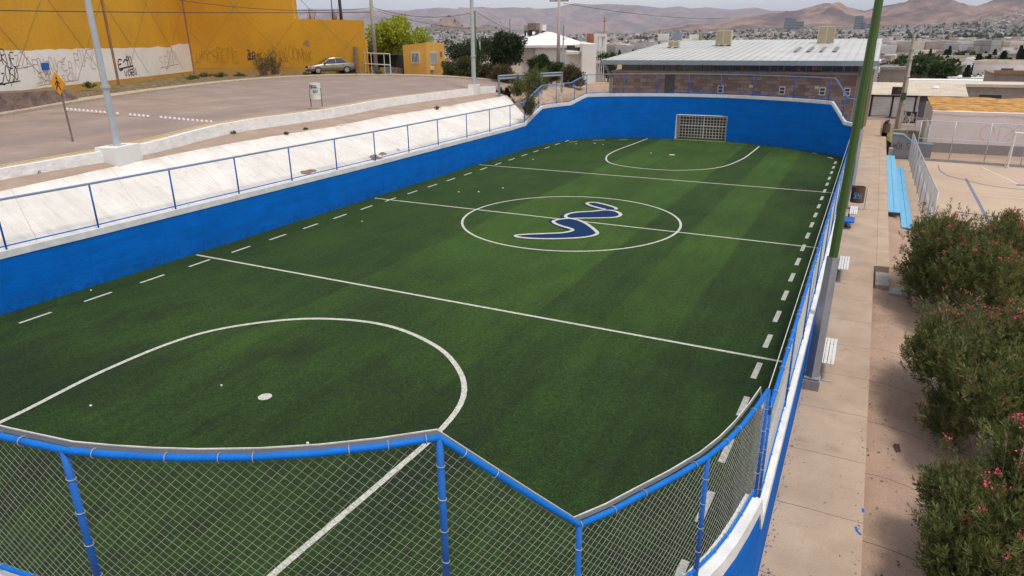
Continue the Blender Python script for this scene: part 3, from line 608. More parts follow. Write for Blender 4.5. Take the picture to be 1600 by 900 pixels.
for i in range(150):      # overspray of blue paint at the foot of the wall
    yy = r.uniform(7, 17); xx = -.44+abs(r.gauss(0, .05)); s = r.uniform(.003, .011); mb.add([(xx, yy-s*2, .006), (xx+s, yy, .006), (xx, yy+s*2, .006), (xx-s, yy, .006)], [(0, 1, 2, 3)])
tag(mb.build('paint_drip', 'rail_blue'), 'blue paint drips and spatter on the walkway', 'paint drip', kind='structure')

# tall light poles with grey lower section on a concrete block
def light_pole(x, y, lab, cat='pole', tilt=1.0):
    e = empty('light_pole', (x, y, 0)); e.rotation_euler = (0, math.radians(tilt), 0); tag(e, lab, cat, 'tall green light poles by the walkway')
    b = MB(); b.box(-.17, .17, -.17, .15, 0, .22); b.build('base', 'concrete', e)
    m = MB(); m.tube([(0, 0, .24), (0, 0, 2.9)], [.14, .115], 4); m.box(-.15, .15, -.15, .15, .24, .27); m.build('lower_pole', 'pole_grey', e)
    m = MB(); m.tube([(0, 0, 2.9), (0, 0, 12.5)], [.084, .052], 8); m.build('upper_pole', 'pole_green', e)
    h = MB(); h.box(-1.1, 1.1, -.05, .05, 12.4, 12.5)
    for k in (-1, -.35, .35, 1): h.box(k-.18, k+.18, -.32, -.05, 12.5, 12.85)
    h.build('floodlight_bar', 'steel_dark', e)
light_pole(-.29, 14.35, 'tall green light pole with grey foot nearest the camera')
light_pole(-.30, 36.6, 'tall green light pole farther along the walkway, mostly behind the near one', tilt=.1)
def bench(x, y, lab):
    e = empty('bench', (x, y, 0)); tag(e, lab, 'bench', 'white slatted benches along the walkway')
    for k in range(4): m = MB(); m.box(-.135+k*.072, -.075+k*.072, -.72, .72, .435, .46); m.build('slat', 'bench_white', e)
    m = MB()
    for yy in (-.5, .5): m.box(-.14, .145, yy-.03, yy+.03, .40, .434)
    m.box(-.02, .02, -.5, .5, .37, .40)
    m.build('seat_frame', 'steel_dark', e)
    for yy in (-.5, .5): m = MB(); m.tube([(-.16, yy, .02), (-.13, yy, .42)], .025, 6); m.build('leg', 'steel_dark', e)
    m = MB(); m.box(-.16, .16, -.66, -.60, .0, .02); m.build('foot', 'galvanised', e)
    return e
bench(-.05, 15.4, 'white slatted bench nearest the camera beside the grey pole foot'); bench(-.05, 22.4, 'second white slatted bench along the walkway from the camera'); bench(-.03, 30.0, 'farthest white slatted bench, just before the brown bin')
e = empty('low_seat', (-.12, 28.9, 0)); tag(e, 'small low blue seat beside the farthest white bench', 'seat')
m = MB(); m.box(-.17, .18, -.4, .4, .27, .32); m.build('seat', 'bench_blue', e); m = MB(); m.tube([(-.1, 0, 0), (-.1, 0, .27)], .04, 8); m.box(-.12, .1, -.05, .05, 0, .02); m.build('leg', 'steel_dark', e)
# swinging rubbish bin 1
def swing_bin(x, y, lab, rz=0, s=1., scr=True):
    e = empty('rubbish_bin', (x, y, 0), rz); tag(e, lab, 'rubbish bin', 'brown rubbish bins by the walkway'); e.scale = (s, s, s)
    m = MB()
    n = 16; vs = [(.27*math.cos(2*math.pi*k/n), .22*math.sin(2*math.pi*k/n), z) for z in (.30, .98) for k in range(n)]
    m.add(vs, [(k, (k+1) % n, (k+1) % n+n, k+n) for k in range(n)]+[tuple(reversed(range(n)))])
    vi = [(.25*math.cos(2*math.pi*k/n), .2*math.sin(2*math.pi*k/n), z) for z in (.80, .98) for k in range(n)]
    m.add(vi, [(k, k+n, (k+1) % n+n, (k+1) % n) for k in range(n)]+[tuple(range(n))]); m.add([vs[n+k] for k in range(n)]+[vi[n+k] for k in range(n)], [(k, (k+1) % n, (k+1) % n+n, k+n) for k in range(n)])
    m.build('drum', 'bin_brown', e)
    for sx in (-.33, .33):
        m = MB(); m.tube([(sx, 0, 0), (sx, 0, .92)], .022, 6); m.tube([(sx-.1, 0, .02), (sx+.1, 0, .02)], .02, 5); m.build('post', 'galvanised', e)
    if scr: strokes('scrawl', 'bleacher_blue', scribble(-.15, .15, .1, .3, 4, random.Random(5)), .02, frame((0, -.235, .42), (1, 0, 0), (0, 0, 1)), e, .002)
    return e
swing_bin(.03, 32.3, 'brown rubbish bin with a pale blue scrawl beside the third bench'); b2 = swing_bin(1.2, 58.2, 'brown rubbish bin with a dark bag at the far end of the walkway', .5, .95, False)
m = MB(); m.tube([(-.08, 0, .95), (0, .02, 1.12), (.12, 0, 1.22), (.2, .03, 1.25)], [.16, .13, .08, .02], 7); m.build('bag', 'black_paint', b2, True)
# bleacher
e = empty('bleacher', (1.3, 40, -.6)); tag(e, 'light blue stepped bleacher below the walkway edge', 'bleacher')
for nm, x0, x1, z, y0, y1 in (('seat_board', 0.0, .22, .47, -7.0, 9.6), ('seat_board', .235, .46, .47, -7.0, 9.6), ('seat_board', .52, .72, .22, -8.6, 6.9), ('seat_board', .735, .93, .22, -8.6, 6.9)):
    m = MB(); m.box(x0, x1, y0, y1, z-.045, z); m.build(nm, 'bleacher_blue', e)
for yy in (-6.6, -2, 3, 6.5):
    m = MB(); m.box(.02, .45, yy, yy+.3, 0, .42); m.box(.5, .9, yy, yy+.3, 0, .17); m.build('support', 'concrete', e)
m = MB(); m.box(-.02, .47, -7.05, -7.0, .36, .44); m.build('end_bracket', 'steel_dark', e)
# generic straight chain-link panels on posts
def wire_fence(name, pts, h, z, lab, p_=.12, wr=.004, post_mat='galvanised', nposts=1.0, midrail=None, gap=2.4, wmat='wire', pr=.03):
    e = empty(name, (pts[0][0], pts[0][1], z)); tag(e, lab, 'fence')
    P = [(a-pts[0][0], b-pts[0][1], 0.) for a, b in pts]; S2 = [0]
    for i in range(1, len(P)): S2.append(S2[-1]+math.dist(P[i][:2], P[i-1][:2]))
    def ps(s):
        i = max(0, min(len(P)-2, int(np.searchsorted(S2, s))-1)); t = (s-S2[i])/(S2[i+1]-S2[i]); return (P[i][0]+(P[i+1][0]-P[i][0])*t, P[i][1]+(P[i+1][1]-P[i][1])*t, 0.)
    n = max(1, round(S2[-1]/gap))
    for k in range(n+1): q = ps(S2[-1]*k/n); m = MB(); m.tube([(q[0], q[1], 0), (q[0], q[1], h)], pr, 6); m.build('post', post_mat, e, True)
    for hh in [h]+([midrail] if midrail else []): m = MB(); m.tube([(q[0], q[1], hh) for q in P], pr*.75, 6); m.build('rail', post_mat, e)
    v_, f_ = chain(ps, 0, S2[-1], p_, wr, .05, h, 3); link('wire_mesh', v_, f_, wmat, e); return e
wire_fence('court_fence', [(2.62, 50.9), (2.66, 44), (2.80, 34.6), (2.86, 31.5)], 1.75, -.6, 'grey chain-link fence along the foot of the blue bleacher', p_=.05, wr=.0026, gap=2.1, wmat='frame_grey')
wire_fence('court_fence', [(3.0, 51.55), (9.0, 50.9), (16, 50.2)], 2.35, -.45, 'tall grey chain-link fence across the far end of the court', p_=.06, wr=.0022, midrail=1.25, gap=2.0)
mb = MB(); mb.box(2.6, 20, -.12, .12, 0, .16, M=Matrix.Translation((0, 51.6, -.6)) @ Matrix.Rotation(-.108, 4, 'Z') @ Matrix.Translation((0, .28, 0))); tag(mb.build('court_kerb', 'concrete'), 'low concrete kerb under the far court fence', 'kerb', kind='structure')
wire_fence('court_fence', [(3.45, 30.4), (6.4, 29.6), (9.6, 28.8)], 1.25, -.6, 'low dark chain-link fence across the court behind the first shrub', p_=.055, wr=.003, post_mat='gate_grey', gap=1.5, pr=.024, midrail=.62)
# court goal
e = empty('court_goal', (7.84, 50.2, -.6)); tag(e, 'white tubular goal at the far end of the court', 'goal')
for x in (0, 3.0): m = MB(); m.tube([(x, 0, 0), (x, 0, 2.1)], .055, 8); m.tube([(x, 0, 0.05), (x-.05, .7, .05), (x, .1, 1.6)], .03, 6); m.build('goal_post', 'bench_white', e)
m = MB(); m.tube([(-.04, 0, 2.1), (3.04, 0, 2.1)], .055, 8); m.build('crossbar', 'bench_white', e)
c = at(1596, 478, -.6); e = empty('court_bench', (c.x, c.y, -.6)); tag(e, 'grey concrete court bench at the right edge behind the shrubs', 'bench')
m = MB(); m.box(-.15, 1.5, -.16, .16, .38, .46); m.build('seat', 'concrete', e)
for x in (0, 1.2): m = MB(); m.box(x, x+.12, -.13, .13, 0, .38); m.build('leg', 'concrete', e)
# grey wall with sky blue top and scrawl
e = empty('garden_wall', (1.5, 51.6, -.6)); tag(e, 'low grey wall with a light blue stepped top and a dark scrawl', 'wall')
prof = [(0, 0), (2.35, 0), (2.35, .98), (1.28, 1.02), (.62, 1.52), (0, 1.55)]
m = MB(); m.add([(x, 0, z) for x, z in prof]+[(x, .18, z) for x, z in prof], [tuple(range(6)), tuple(reversed(range(6, 12)))]+[(i, i+6, (i+1) % 6+6, (i+1) % 6) for i in range(6)]); m.build('wall', 'grey_wall', e)
m = MB()
for (x0, z0), (x1, z1) in (((-.02, 1.55), (.62, 1.52)), ((.62, 1.52), (1.28, 1.02)), ((1.28, 1.02), (2.37, .98))):
    m.add([(x0, -.03, z0), (x1, -.03, z1), (x1, .21, z1), (x0, .21, z0), (x0, -.03, z0+.07), (x1, -.03, z1+.07), (x1, .21, z1+.07), (x0, .21, z0+.07)], [(0, 3, 2, 1), (4, 5, 6, 7), (0, 1, 5, 4), (2, 3, 7, 6), (0, 4, 7, 3), (1, 2, 6, 5)])
m.build('coping', 'sky_blue', e)
O_ = [(.33+.10*math.cos(t*.7), .2+.2*math.sin(t*.7)) for t in range(10)]
strokes('scrawl', 'steel_dark', [O_, [(.5, .42), (.52, .02), (.68, .0)], [(.98, .36), (.84, .42), (.78, .3), (.95, .16), (.9, .0), (.76, .06)], [(.02, .3), (.1, .1)], [(.1, .35), (.16, .2)], [(.04, .18), (.2, .16)], [(.33, .52), (.38, .56)]], .032, frame((.10, -.012, .62), (1, 0, 0), (0, 0, 1)), e, .004)
m = MB(); m.box(-.22, .02, -.8, -.1, 0, .75); tag(m.build('boulder', 'pole_grey'), 'pale worn concrete block at the end of the blue bleacher', 'block').location = (1.62, 51.4, -.6)

# dry grass bank, street, pavements beyond
def sheet(name, pts, mat, lab, cat, kind='structure'):
    m = MB(); m.add(pts, [tuple(range(len(pts)))]); return tag(m.build(name, mat), lab, cat, kind=kind)
sheet('grass_bank', [(1.3, 57.2, -.10), (1.5, 51.85, .35), (3.85, 51.85, -.2), (3.95, 61, -.72), (4.1, 66, -.70), (1.5, 67.5, -.55)], 'dry_grass', 'dry yellow grass bank behind the low grey wall', 'grass')
sheet('street', [(-6, 68.5, -.6), (1.3, 67.2, -.62), (4.2, 64.5, -.66), (30, 61.3, -.75), (30, 66, -.75), (14, 77, -.75), (-6, 79.8, -.7)], 'asphalt', 'grey street crossing beyond the end of the walkway', 'street')
mb = MB(); mb.box(-3, 1.4, 67.6, 67.9, -.6, -.42); mb.box(1.9, 3.6, 66.2, 66.45, -.65, -.40); tag(mb.build('street_kerb', 'concrete'), 'pale kerb along the near side of the street', 'kerb', kind='structure')
sheet('house_yard', [(3.85, 51.9, -.55), (26, 50.5, -.55), (26, 58.8, -1.0), (3.9, 58.8, -1.0)], 'walk_low', 'bare yard strip in front of the pink house', 'yard')
# pink rendered house with yellow roof membrane
e = empty('pink_house', (3.95, 58.2, -1.3)); tag(e, 'low pale pink rendered house with torn yellow roof covering', 'house')
m = MB(); m.box(0, 16, 0, 9, 0, 3.22); m.build('wall', 'house_pink', e)
m = MB(); m.box(-.012, 16.1, -.012, -.002, 0, 1.02); m.build('plinth', 'house_grey', e)
nx, ny = 60, 14; Vr = []; rr_ = random.Random(2)
for j in range(ny):
    for i in range(nx): x = i*16/(nx-1); y_ = j*9/(ny-1); Vr.append((x, y_-.02*(j == 0), 3.24+.12*vnoise(x*.8, y_*1.3)+.32*(y_/9)+(-.24 if j == 0 else 0)))
rf = link('roof', Vr, [(j*nx+i, j*nx+i+1, (j+1)*nx+i+1, (j+1)*nx+i) for j in range(ny-1) for i in range(nx-1)], 'membrane_yellow', e)
m = MB(); m.box(-.06, -.008, 1.2, 2.0, 1.3, 2.0); m.build('window', 'steel_dark', e)
strokes('scrawl', 'house_grey_faint', [[(.7*math.cos(t*.5)*.6+.6, .6+.5*math.sin(t*.5)) for t in range(10)], [(1.3, .1), (1.3, 1.1), (1.9, 1.0), (2.2, .5), (1.8, .0)], [(1.6, .3), (2.4, 1.2), (2.6, .6)]], .035, frame((2.9, -.004, 1.25), (1, 0, 0), (0, 0, 1)), e, .003)
wire_fence('garden_fence', [(3.55, 52.2), (3.65, 58), (2.6, 58.5)], 1.9, -.5, 'thin pipe frame fence at the corner of the pink house', p_=.10, wr=.002, gap=3, pr=.025)
m = MB(); m.add([(4.3, 67.4, .96), (24, 67.4, .9), (24, 73, 1.3), (6.2, 73.5, 1.35)], [(0, 1, 2, 3)]); m.add([(4.3, 67.4, .8), (24, 67.4, .74), (24, 73, 1.14), (6.2, 73.5, 1.19)], [(3, 2, 1, 0)]); m.add([(4.3, 67.4, .8), (24, 67.4, .74), (24, 67.4, .9), (4.3, 67.4, .96)], [(0, 1, 2, 3)])
e = empty('white_roofed_house', (6, 67.5, -1)); tag(e, 'low house with a flat white roof behind the pink house', 'house'); o = m.build('roof', 'house_white', e); o.location = (-6, -67.5, 1)
m = MB(); m.box(-1.0, 17, .1, 5.4, 0, 1.7); m.build('wall', 'house_pink', e)
# workshop with roller shutters
e = empty('shop', (-.2, 80, -.7)); tag(e, 'shop with white roller shutters and a corrugated tin roof across the street', 'shop')
m = MB(); m.box(0, 4.3, 0, 5, 0, 2.25); m.build('wall', 'house_pink', e)
for i, (x0, x1) in enumerate(((-.6, .05), (.25, 1.9), (2.1, 3.9))): m = MB(); m.box(x0, x1, -.05, -.01, .15, 1.95); m.build('roller_shutter', 'shutter', e)
m = MB()
for x in (.12, 1.98, 4.0): m.box(x-.08, x+.08, -.08, .0, 0, 2.15)
m.box(-.6, 4.1, -.08, -.0, 1.98, 2.16); m.build('frame', 'steel_dark', e)
m = MB(); m.box(4.0, 8.2, .6, 5, 0, 2.0); m.build('workshop_front', 'wood_grey', e)
m = MB(); m.box(4.0, 6.1, .45, .58, .0, 1.55); m.build('gate', 'gate_grey', e)
m = MB(); m.box(6.2, 7.9, .52, .59, .9, 1.5); m.build('window', 'steel_dark', e)
m = MB()
for k in range(72):
    x = -.35+k*.12; m.add([(x, -.35, 2.14), (x+.06, -.35, 2.18), (x+.12, -.35, 2.14), (x+1.1*0, 5.0, 3.05), (x+.06, 5.0, 3.09), (x+.12, 5.0, 3.05)], [(0, 1, 4, 3), (1, 2, 5, 4)])
m.build('tin_roof', 'tin_cream', e)
m = MB(); m.box(1.75, 3.0, -.42, -.37, 2.2, 2.95); sg = m.build('sign_board', 'black_paint', e)
strokes('sign_emblem', 'terracotta', [[(.12*math.cos(t), .1*math.sin(t)) for t in range(8)]], .05, frame((2.4, -.422, 2.66), (1, 0, 0), (0, 0, 1)), sg, .004)
strokes('sign_writing', 'cloth_brown', [[(-.35+.1*k, 0), (-.30+.1*k, .07), (-.27+.1*k, 0)] for k in range(7)], .02, frame((2.4, -.422, 2.36), (1, 0, 0), (0, 0, 1)), sg, .004)
m = MB(); m.tube([(5.6, 3, 2.7), (5.6, 3, 2.95)], [.45, .2], 10); m.build('roof_vent', 'bench_white', e)
e = empty('grey_box_hoarding', (2.9, 71.5, -.7)); tag(e, 'framed rusty hoarding board standing by the street', 'hoarding')
m = MB(); m.box(-.75, .75, -.03, .03, .35, 1.35); m.build('board', 'steel_dark', e); strokes('torn_poster', 'house_pink', scribble(-.6, .6, -.35, .35, 9, random.Random(8)), .05, frame((0, -.032, .85), (1, 0, 0), (0, 0, 1)), e)
for x in (-.8, .8): m = MB(); m.tube([(x, 0, 0), (x, 0, 1.6)], .03, 6); m.build('post', 'galvanised', e)
# block house with brown window behind the shop and others near
def simple_house(x, y, z, w, d, h, wall, lab, wins=(), roofm='house_white', par=.25, rz=0, name='house'):
    e = empty(name, (x, y, z), rz); tag(e, lab, 'house'); m = MB(); m.box(0, w, 0, d, 0, h); m.build('wall', wall, e)
    m = MB(); m.box(-.1, w+.1, -.1, d+.1, h, h+.12)
    m.box(-.1, w+.1, -.1, .08, h+.12, h+.12+par)
    m.build('roof', roofm, e)
    for (x0, x1, z0, z1) in wins:
        m = MB(); m.box(x0, x1, -.05, -.005, z0, z1); f = m.build('window', 'frame_grey', e); m = MB(); m.box(x0+.07, x1-.07, -.07, -.052, z0+.07, z1-.07); m.build('pane', 'glass_dark', f)
    return e
simple_house(3.2, 91, -2.2, 22, 9, 3.9, 'block_wall', 'long brown block house with one wide dark window behind the tin roof', ((6.9, 9.1, 1.6, 3.2),), 'tin_cream', .18)
simple_house(12.6, 103, -2.6, 16, 9, 5.1, 'block_wall', 'grey block house with a dark red parapet at the right edge', ((3.4, 4.6, 1.5, 2.6),), 'rust', .35)
simple_house(-1.6, 92, -2.4, 1.7, 10, 6.5, 'galvanised', 'narrow house clad in light metal sheet beside the gym', (), 'house_white', .1)
simple_house(.3, 96, -2.4, 2.9, 8, 5.6, 'block_wall', 'small block house behind the shutters with a flat top', ((.6, 1.5, 3.2, 4.1),), 'house_grey', .2)
simple_house(10.5, 134, -4.2, 14, 10, 4.6, 'house_white', 'cream house with a broad white gable roof in the middle distance', ((1.5, 2.6, 1.6, 2.8), (5, 6.2, 1.6, 2.8)), 'house_white', .1)
simple_house(4.4, 117, -3.6, 11, 8, 4.3, 'house_pink', 'pinkish flat roofed house with dark door behind the concrete pole', ((1, 2, 1.2, 2.4), (6, 7.2, 1.2, 2.4)), 'house_white', .2)
# concrete utility pole on the right
e = empty('utility_pole', (2.30, 69.4, -.7)); tag(e, 'square concrete utility pole with a green box by the street', 'utility pole')
m = MB(); m.tube([(0, 0, 0), (0, 0, 7.9)], [.27, .14], 4); m.build('pole', 'pole_concrete', e)
m = MB()
for z in (2.2, 4.4, 5.8, 6.6): m.tube([(0, 0, z), (0, 0, z+.06)], .24, 8)
m.build('band', 'galvanised', e); m = MB(); m.box(-.18, .2, -.36, -.22, 2.5, 3.1); m.build('meter_box', 'board_green', e); m = MB(); m.box(-.5, .5, -.05, .05, 7.5, 7.6); m.build('crossarm', 'steel_dark', e)

# ---------------------------------------------------------------- gym
e = empty('gym', (-19.2, 55, -.5)); tag(e, 'brick gym with ribbon windows and a white ribbed metal roof behind the far wall', 'gym')
m = MB(); m.box(0.2, 18.0, 0, 20, 0, 4.95); m.build('wall', 'gym_brick', e)
m = MB(); m.box(.1, 18.15, -.12, 20.1, 4.95, 5.12); m.build('lintel_beam', 'beam_tan', e)
m = MB(); m.box(.9, 17.9, .12, 19.9, 5.12, 5.85); m.build('clerestory_wall', 'gym_brick', e)
xw = .95; k = 0
while xw < 17.4:
    wdt = .98 if k % 5 else 1.5
    if k % 5 != 4:
        m = MB(); m.box(xw, xw+wdt-.06, .05, .115, 5.14, 5.8); f = m.build('window', 'frame_grey', e); m = MB(); m.box(xw+.05, xw+wdt/2-.05, .03, .048, 5.18, 5.78); m.box(xw+wdt/2-.0, xw+wdt-.11, .03, .048, 5.18, 5.78); m.build('pane', 'glass_dark', f)
        xw += wdt
    else: xw += .45
    k += 1
# roof slab rising to the back
def rz(yv): return 5.88+(yv+1.3)*.062
m = MB(); X0, X1, Y0, Y1 = -.35, 19.15, -1.3, 20.8
m.add([(X0, Y0, 5.88), (X1, Y0, 5.88), (X1, Y1, rz(Y1)), (X0, Y1, rz(Y1)), (X0, Y0, 5.70), (X1, Y0, 5.70), (X1, Y1, rz(Y1)-.18), (X0, Y1, rz(Y1)-.18)], [(0, 1, 2, 3), (7, 6, 5, 4), (1, 5, 6, 2), (0, 3, 7, 4), (3, 2, 6, 7)])
k = X0
while k < X1: m.add([(k, Y0, 5.90), (k+.05, Y0, 5.95), (k+.1, Y0, 5.90), (k, Y1, rz(Y1)+.02), (k+.05, Y1, rz(Y1)+.07), (k+.1, Y1, rz(Y1)+.02)], [(0, 1, 4, 3), (1, 2, 5, 4), (0, 2, 1)]); k += .62
m.build('roof', 'roof_white', e)
m = MB(); m.box(X0-.05, X1+.05, Y0-.06, Y0-.002, 5.6, 5.93); m.box(X1+.002, X1+.06, Y0, Y1, 5.6, 5.93); m.build('fascia', 'fascia', e)
m = MB(); m.tube([(18.25, -.9, 5.6), (18.2, -.15, 4.9), (18.15, -.15, 0)], .09, 8); m.build('drainpipe', 'fascia', e)
m = MB(); m.tube([(-.1, -1.0, 5.6), (.1, -.12, 4.6), (.1, -.12, 0)], .12, 8); m.build('drainpipe', 'fascia', e)
m = MB(); m.box(4.5, 5.3, -.03, .02, 0, 4.93); m.build('recess', 'steel_dark', e)  # flat dark strip on the wall; colour alone gives the recess its shade
for x in (8.6, 13.0, 15.7, 18.2-.9): m = MB(); m.box(x, x+.42, -.06, -.01, 3.55, 4.1); f = m.build('vent_window', 'house_white', e); m = MB(); m.box(x+.06, x+.36, -.075, -.062, 3.62, 3.8); m.box(x+.06, x+.36, -.075, -.062, 3.86, 4.03); m.build('pane', 'glass_dark', f)
for x in (10.9, 15.4): m = MB(); m.box(x, x+.25, -.2, -.01, 4.0, 4.15); m.build('floodlight', 'bench_white', e)
# skylight slots
for k in range(4): m = MB(); x = 13.0+k*.95; m.add([(x, 6, rz(6)+.085), (x+.3, 6, rz(6)+.085), (x+.3, 10.5, rz(10.5)+.085), (x, 10.5, rz(10.5)+.085)], [(0, 1, 2, 3)]); m.build('skylight', 'gate_grey', e)
def cooler(px, py, D, w, h, lab, mat='ac_cream', lm='ac_louver'):
    c = atd(px, py, D); e = empty('roof_cooler', (c.x, c.y, c.z), .1); tag(e, lab, 'roof cooler', 'coolers on the gym roof')
    m = MB(); m.box(-w/2, w/2, -w/2, w/2, .35, .35+h); m.build('housing', mat, e)
    for k in (0, 1): m = MB(); m.box(-w/2+.06+k*w/2, -.04+k*w/2, -w/2-.025, -w/2-.002, .43, .27+h); m.build('louver', lm, e)
    for sx in (-1, 1):
        for sy in (-1, 1): m = MB(); m.box(sx*(w/2-.08)-.03, sx*(w/2-.08)+.03, sy*(w/2-.08)-.03, sy*(w/2-.08)+.03, -.5, .35); m.build('leg', 'steel_dark', e)
cooler(1130, 76, 63, 1.35, 1.25, 'tall cream louvred cooler in the middle of the gym roof')
cooler(1288, 74, 61.5, 1.35, 1.45, 'tall cream louvred cooler near the right end of the gym roof')
cooler(1053, 79, 63, .95, .5, 'low cream louvred cooler on the left of the gym roof')
for i, (px, py, w, h, lab, mt) in enumerate(((1036, 70, 1.0, .75, 'white square cooler at the far left of the gym roof ridge', 'house_white'), (1058, 69, .9, .8, 'grey blue cooler behind the low cream one', 'fascia'), (1072, 73, .9, .45, 'low white cooler beside the low cream one', 'house_white'), (1084, 69, .9, .6, 'white cooler second from the tall middle cooler', 'house_white'), (1092, 69, .5, .8, 'narrow grey green cooler left of the tall middle cooler', 'ac_louver'))): cooler(px, py, 72, w, h, lab, mt, mt)
e = empty('tan_building', (-1.05, 64, -.6)); tag(e, 'narrow tan rendered building right behind the gym corner', 'building')
m = MB(); m.box(0, .85, 0, 12, 0, 5.0); m.build('wall', 'walk', e); m = MB(); m.box(-.1, .95, -.1, 12.1, 5.0, 5.1); m.build('roof', 'roof_white', e)

# ================================================================ LEFT SIDE
# stations along the picture: (px, slope-top y,z) etc. give ground lines of the slope, sidewalk, parapet and road
def line(tab): return [at(px, py, z) for px, py, z in tab]
L_top = line([(-260, 352, 2.85), (0, 299, 2.9), (130, 271, 2.92), (225, 250, 2.94), (360, 224, 2.97), (525, 197, 3.0), (600, 181.5, 3.0), (676, 170, 3.0), (753, 156, 3.0), (792, 149, 3.0)])
L_parf = line([(-260, 333, 3.0), (0, 281, 3.03), (130, 259, 3.05), (225, 244, 3.06), (360, 208, 3.09), (525, 184, 3.1), (600, 168, 3.1), (676, 157, 3.1), (731, 150, 3.1), (775, 144, 3.1)])
def lerp_path(P, n=60):
    s = [0]
    for i in range(1, len(P)): s.append(s[-1]+(P[i]-P[i-1]).length)
    out = []
    for k in range(n):
        t = s[-1]*k/(n-1); i = max(0, min(len(P)-2, int(np.searchsorted(s, t))-1)); f_ = (t-s[i])/(s[i+1]-s[i]); out.append(P[i].lerp(P[i+1], f_))
    return out
def smooth_path(P, k=3):
    for _ in range(k): P = [P[0]]+[(P[i-1]+P[i]*2+P[i+1])/4 for i in range(1, len(P)-1)]+[P[-1]]
    return P
A_top = smooth_path(lerp_path(L_top), 5); A_par = smooth_path(lerp_path(L_parf), 5)
A_bot = [Vector((-20.78, t, 1.64)) for t in np.linspace(A_top[0].y-1, 43.4, 60)]
def loft(rows, mat, name, lab, cat, nz=None, amp=0, sub_=6, kind='structure', sc=1.3, parent=None, smooth=False):
    V_ = []; n = len(rows[0]); R_ = []
    for a, b in zip(rows[:-1], rows[1:]):
        for k in range(sub_): R_.append([a[i].lerp(b[i], k/sub_) for i in range(n)])
    R_.append(rows[-1]); m_ = len(R_)
    for j, rw in enumerate(R_):
        for i, p in enumerate(rw):
            q = p.copy()
            if amp and 0 < j < m_-1: q.z += amp*vnoise(p.x*sc, p.y*sc, 3.)
            V_.append(q)
    o = link(name, V_, [(j*n+i, j*n+i+1, (j+1)*n+i+1, (j+1)*n+i) for j in range(m_-1) for i in range(n-1)], mat, parent, smooth=smooth)
    if lab: tag(o, lab, cat, kind=kind)
    return o
rag = [A_top[i]+Vector((0, 0, 0)) for i in range(60)]
rg = random.Random(9)
jag = [p+(q-p)*(.10*vnoise(p.y*1.6, 0, 5)) for p, q in zip(A_top, A_par)]
sl_ = loft([A_bot, jag], 'slope_white', 'white_slope', 'long whitewashed concrete slope between the blue wall and the sidewalk', 'slope', amp=.035, sub_=8, kind=None)
sl_['kind'] = 'structure'
loft([[p-Vector((0, 0, .02)) for p in A_top], [p for p in A_par]], 'sidewalk', 'sidewalk', 'narrow brown sidewalk strip above the white slope', 'sidewalk', amp=.01)
sheet('gutter', [(-20.74, -2, 1.52), (-20.74, 43.5, 1.52), (-21.6, 43.5, 1.5), (-21.6, -2, 1.5)], 'sidewalk', 'narrow gutter at the foot of the white slope', 'gutter')
# parapet
def par_h(i): return .30+.20*sm(0, 25, i)
PB = [p+Vector((0, 0, -.15)) for p in A_par]
def perp(P, d, dz=0.):
    out = []
    for i, p in enumerate(P):
        t = (P[min(i+1, len(P)-1)]-P[max(i-1, 0)]); t.z = 0; t.normalize(); out.append(p+Vector((-t.y, t.x, 0))*d+Vector((0, 0, dz)))
    return out
m = MB(); n = 60; a0 = PB; a1 = [p+Vector((0, 0, par_h(i)+.15+.02*vnoise(p.y*.9, 2))) for i, p in enumerate(PB)]; b1 = [q+Vector((0, 0, -.01)) for q in perp(a1, .26)]; b0 = perp(a0, .28)
a1 = [q for q in perp(a1, .04)]
Vp = a0+a1+b1+b0
m.add(Vp, [(k*n+i, k*n+i+1, (k+1)*n+i+1, (k+1)*n+i) for k in range(3) for i in range(n-1)]+[(0, n, 2*n, 3*n), (n-1, 4*n-1, 3*n-1, 2*n-1)])
tag(m.build('parapet', 'parapet_white'), 'low rough white parapet between the sidewalk and the road', 'parapet')
# road
R0 = [q for q in perp([p+Vector((0, 0, par_h(i)-.04)) for i, p in enumerate(A_par)], .25)]
R1 = perp(R0, .55); 
L_far = line([(-330, 250, 3.85), (0, 183, 3.9), (130, 160.5, 4.0), (240, 144, 4.1), (350, 130.5, 4.2), (430, 123.5, 4.28), (500, 120, 4.33), (560, 119, 4.3), (615, 119, 4.2), (690, 121, 4.05), (775, 127, 3.7), (800, 128, 3.55)])
A_far = smooth_path(lerp_path(L_far), 3)
loft([R0, R1], 'kerb', 'verge', 'pale concrete strip between parapet and road', 'verge', amp=.006)
m = MB()
def strip3(P, w, h, mb_):
    a = P; b = perp(P, w); n = len(P); V2 = [p+Vector((0, 0, h)) for p in a]+[p+Vector((0, 0, h)) for p in b]+[p+Vector((0, 0, -.15)) for p in a]+[p+Vector((0, 0, -.15)) for p in b]
    mb_.add(V2, [f for i in range(n-1) for f in ((i, i+n, i+n+1, i+1), (i, i+1, i+1+2*n, i+2*n), (i+n, i+3*n, i+3*n+1, i+n+1))])
strip3(R1, .09, .03, m); tag(m.build('road_kerb', 'kerb_yellow'), 'worn yellow kerb line along the near side of the road', 'kerb', kind='structure')
R2 = perp(R1, .1, -.03)
loft([R2, A_far], 'asphalt', 'road', 'worn grey-brown asphalt road climbing past the yellow wall', 'road', amp=.012, sub_=10, sc=.5, smooth=True)
far_k = [p+Vector((0, 0, .13)) for p in A_far]
m = MB(); strip3(far_k, .16, 0, m); tag(m.build('road_kerb', 'kerb'), 'faded yellow and tan kerb along the far side of the road', 'kerb', kind='structure')
FS = perp(far_k, 1.1, .02)
loft([perp(far_k, .16, -.01), FS], 'kerb', 'far_sidewalk', 'tan sidewalk on the far side of the road', 'sidewalk', amp=.01)
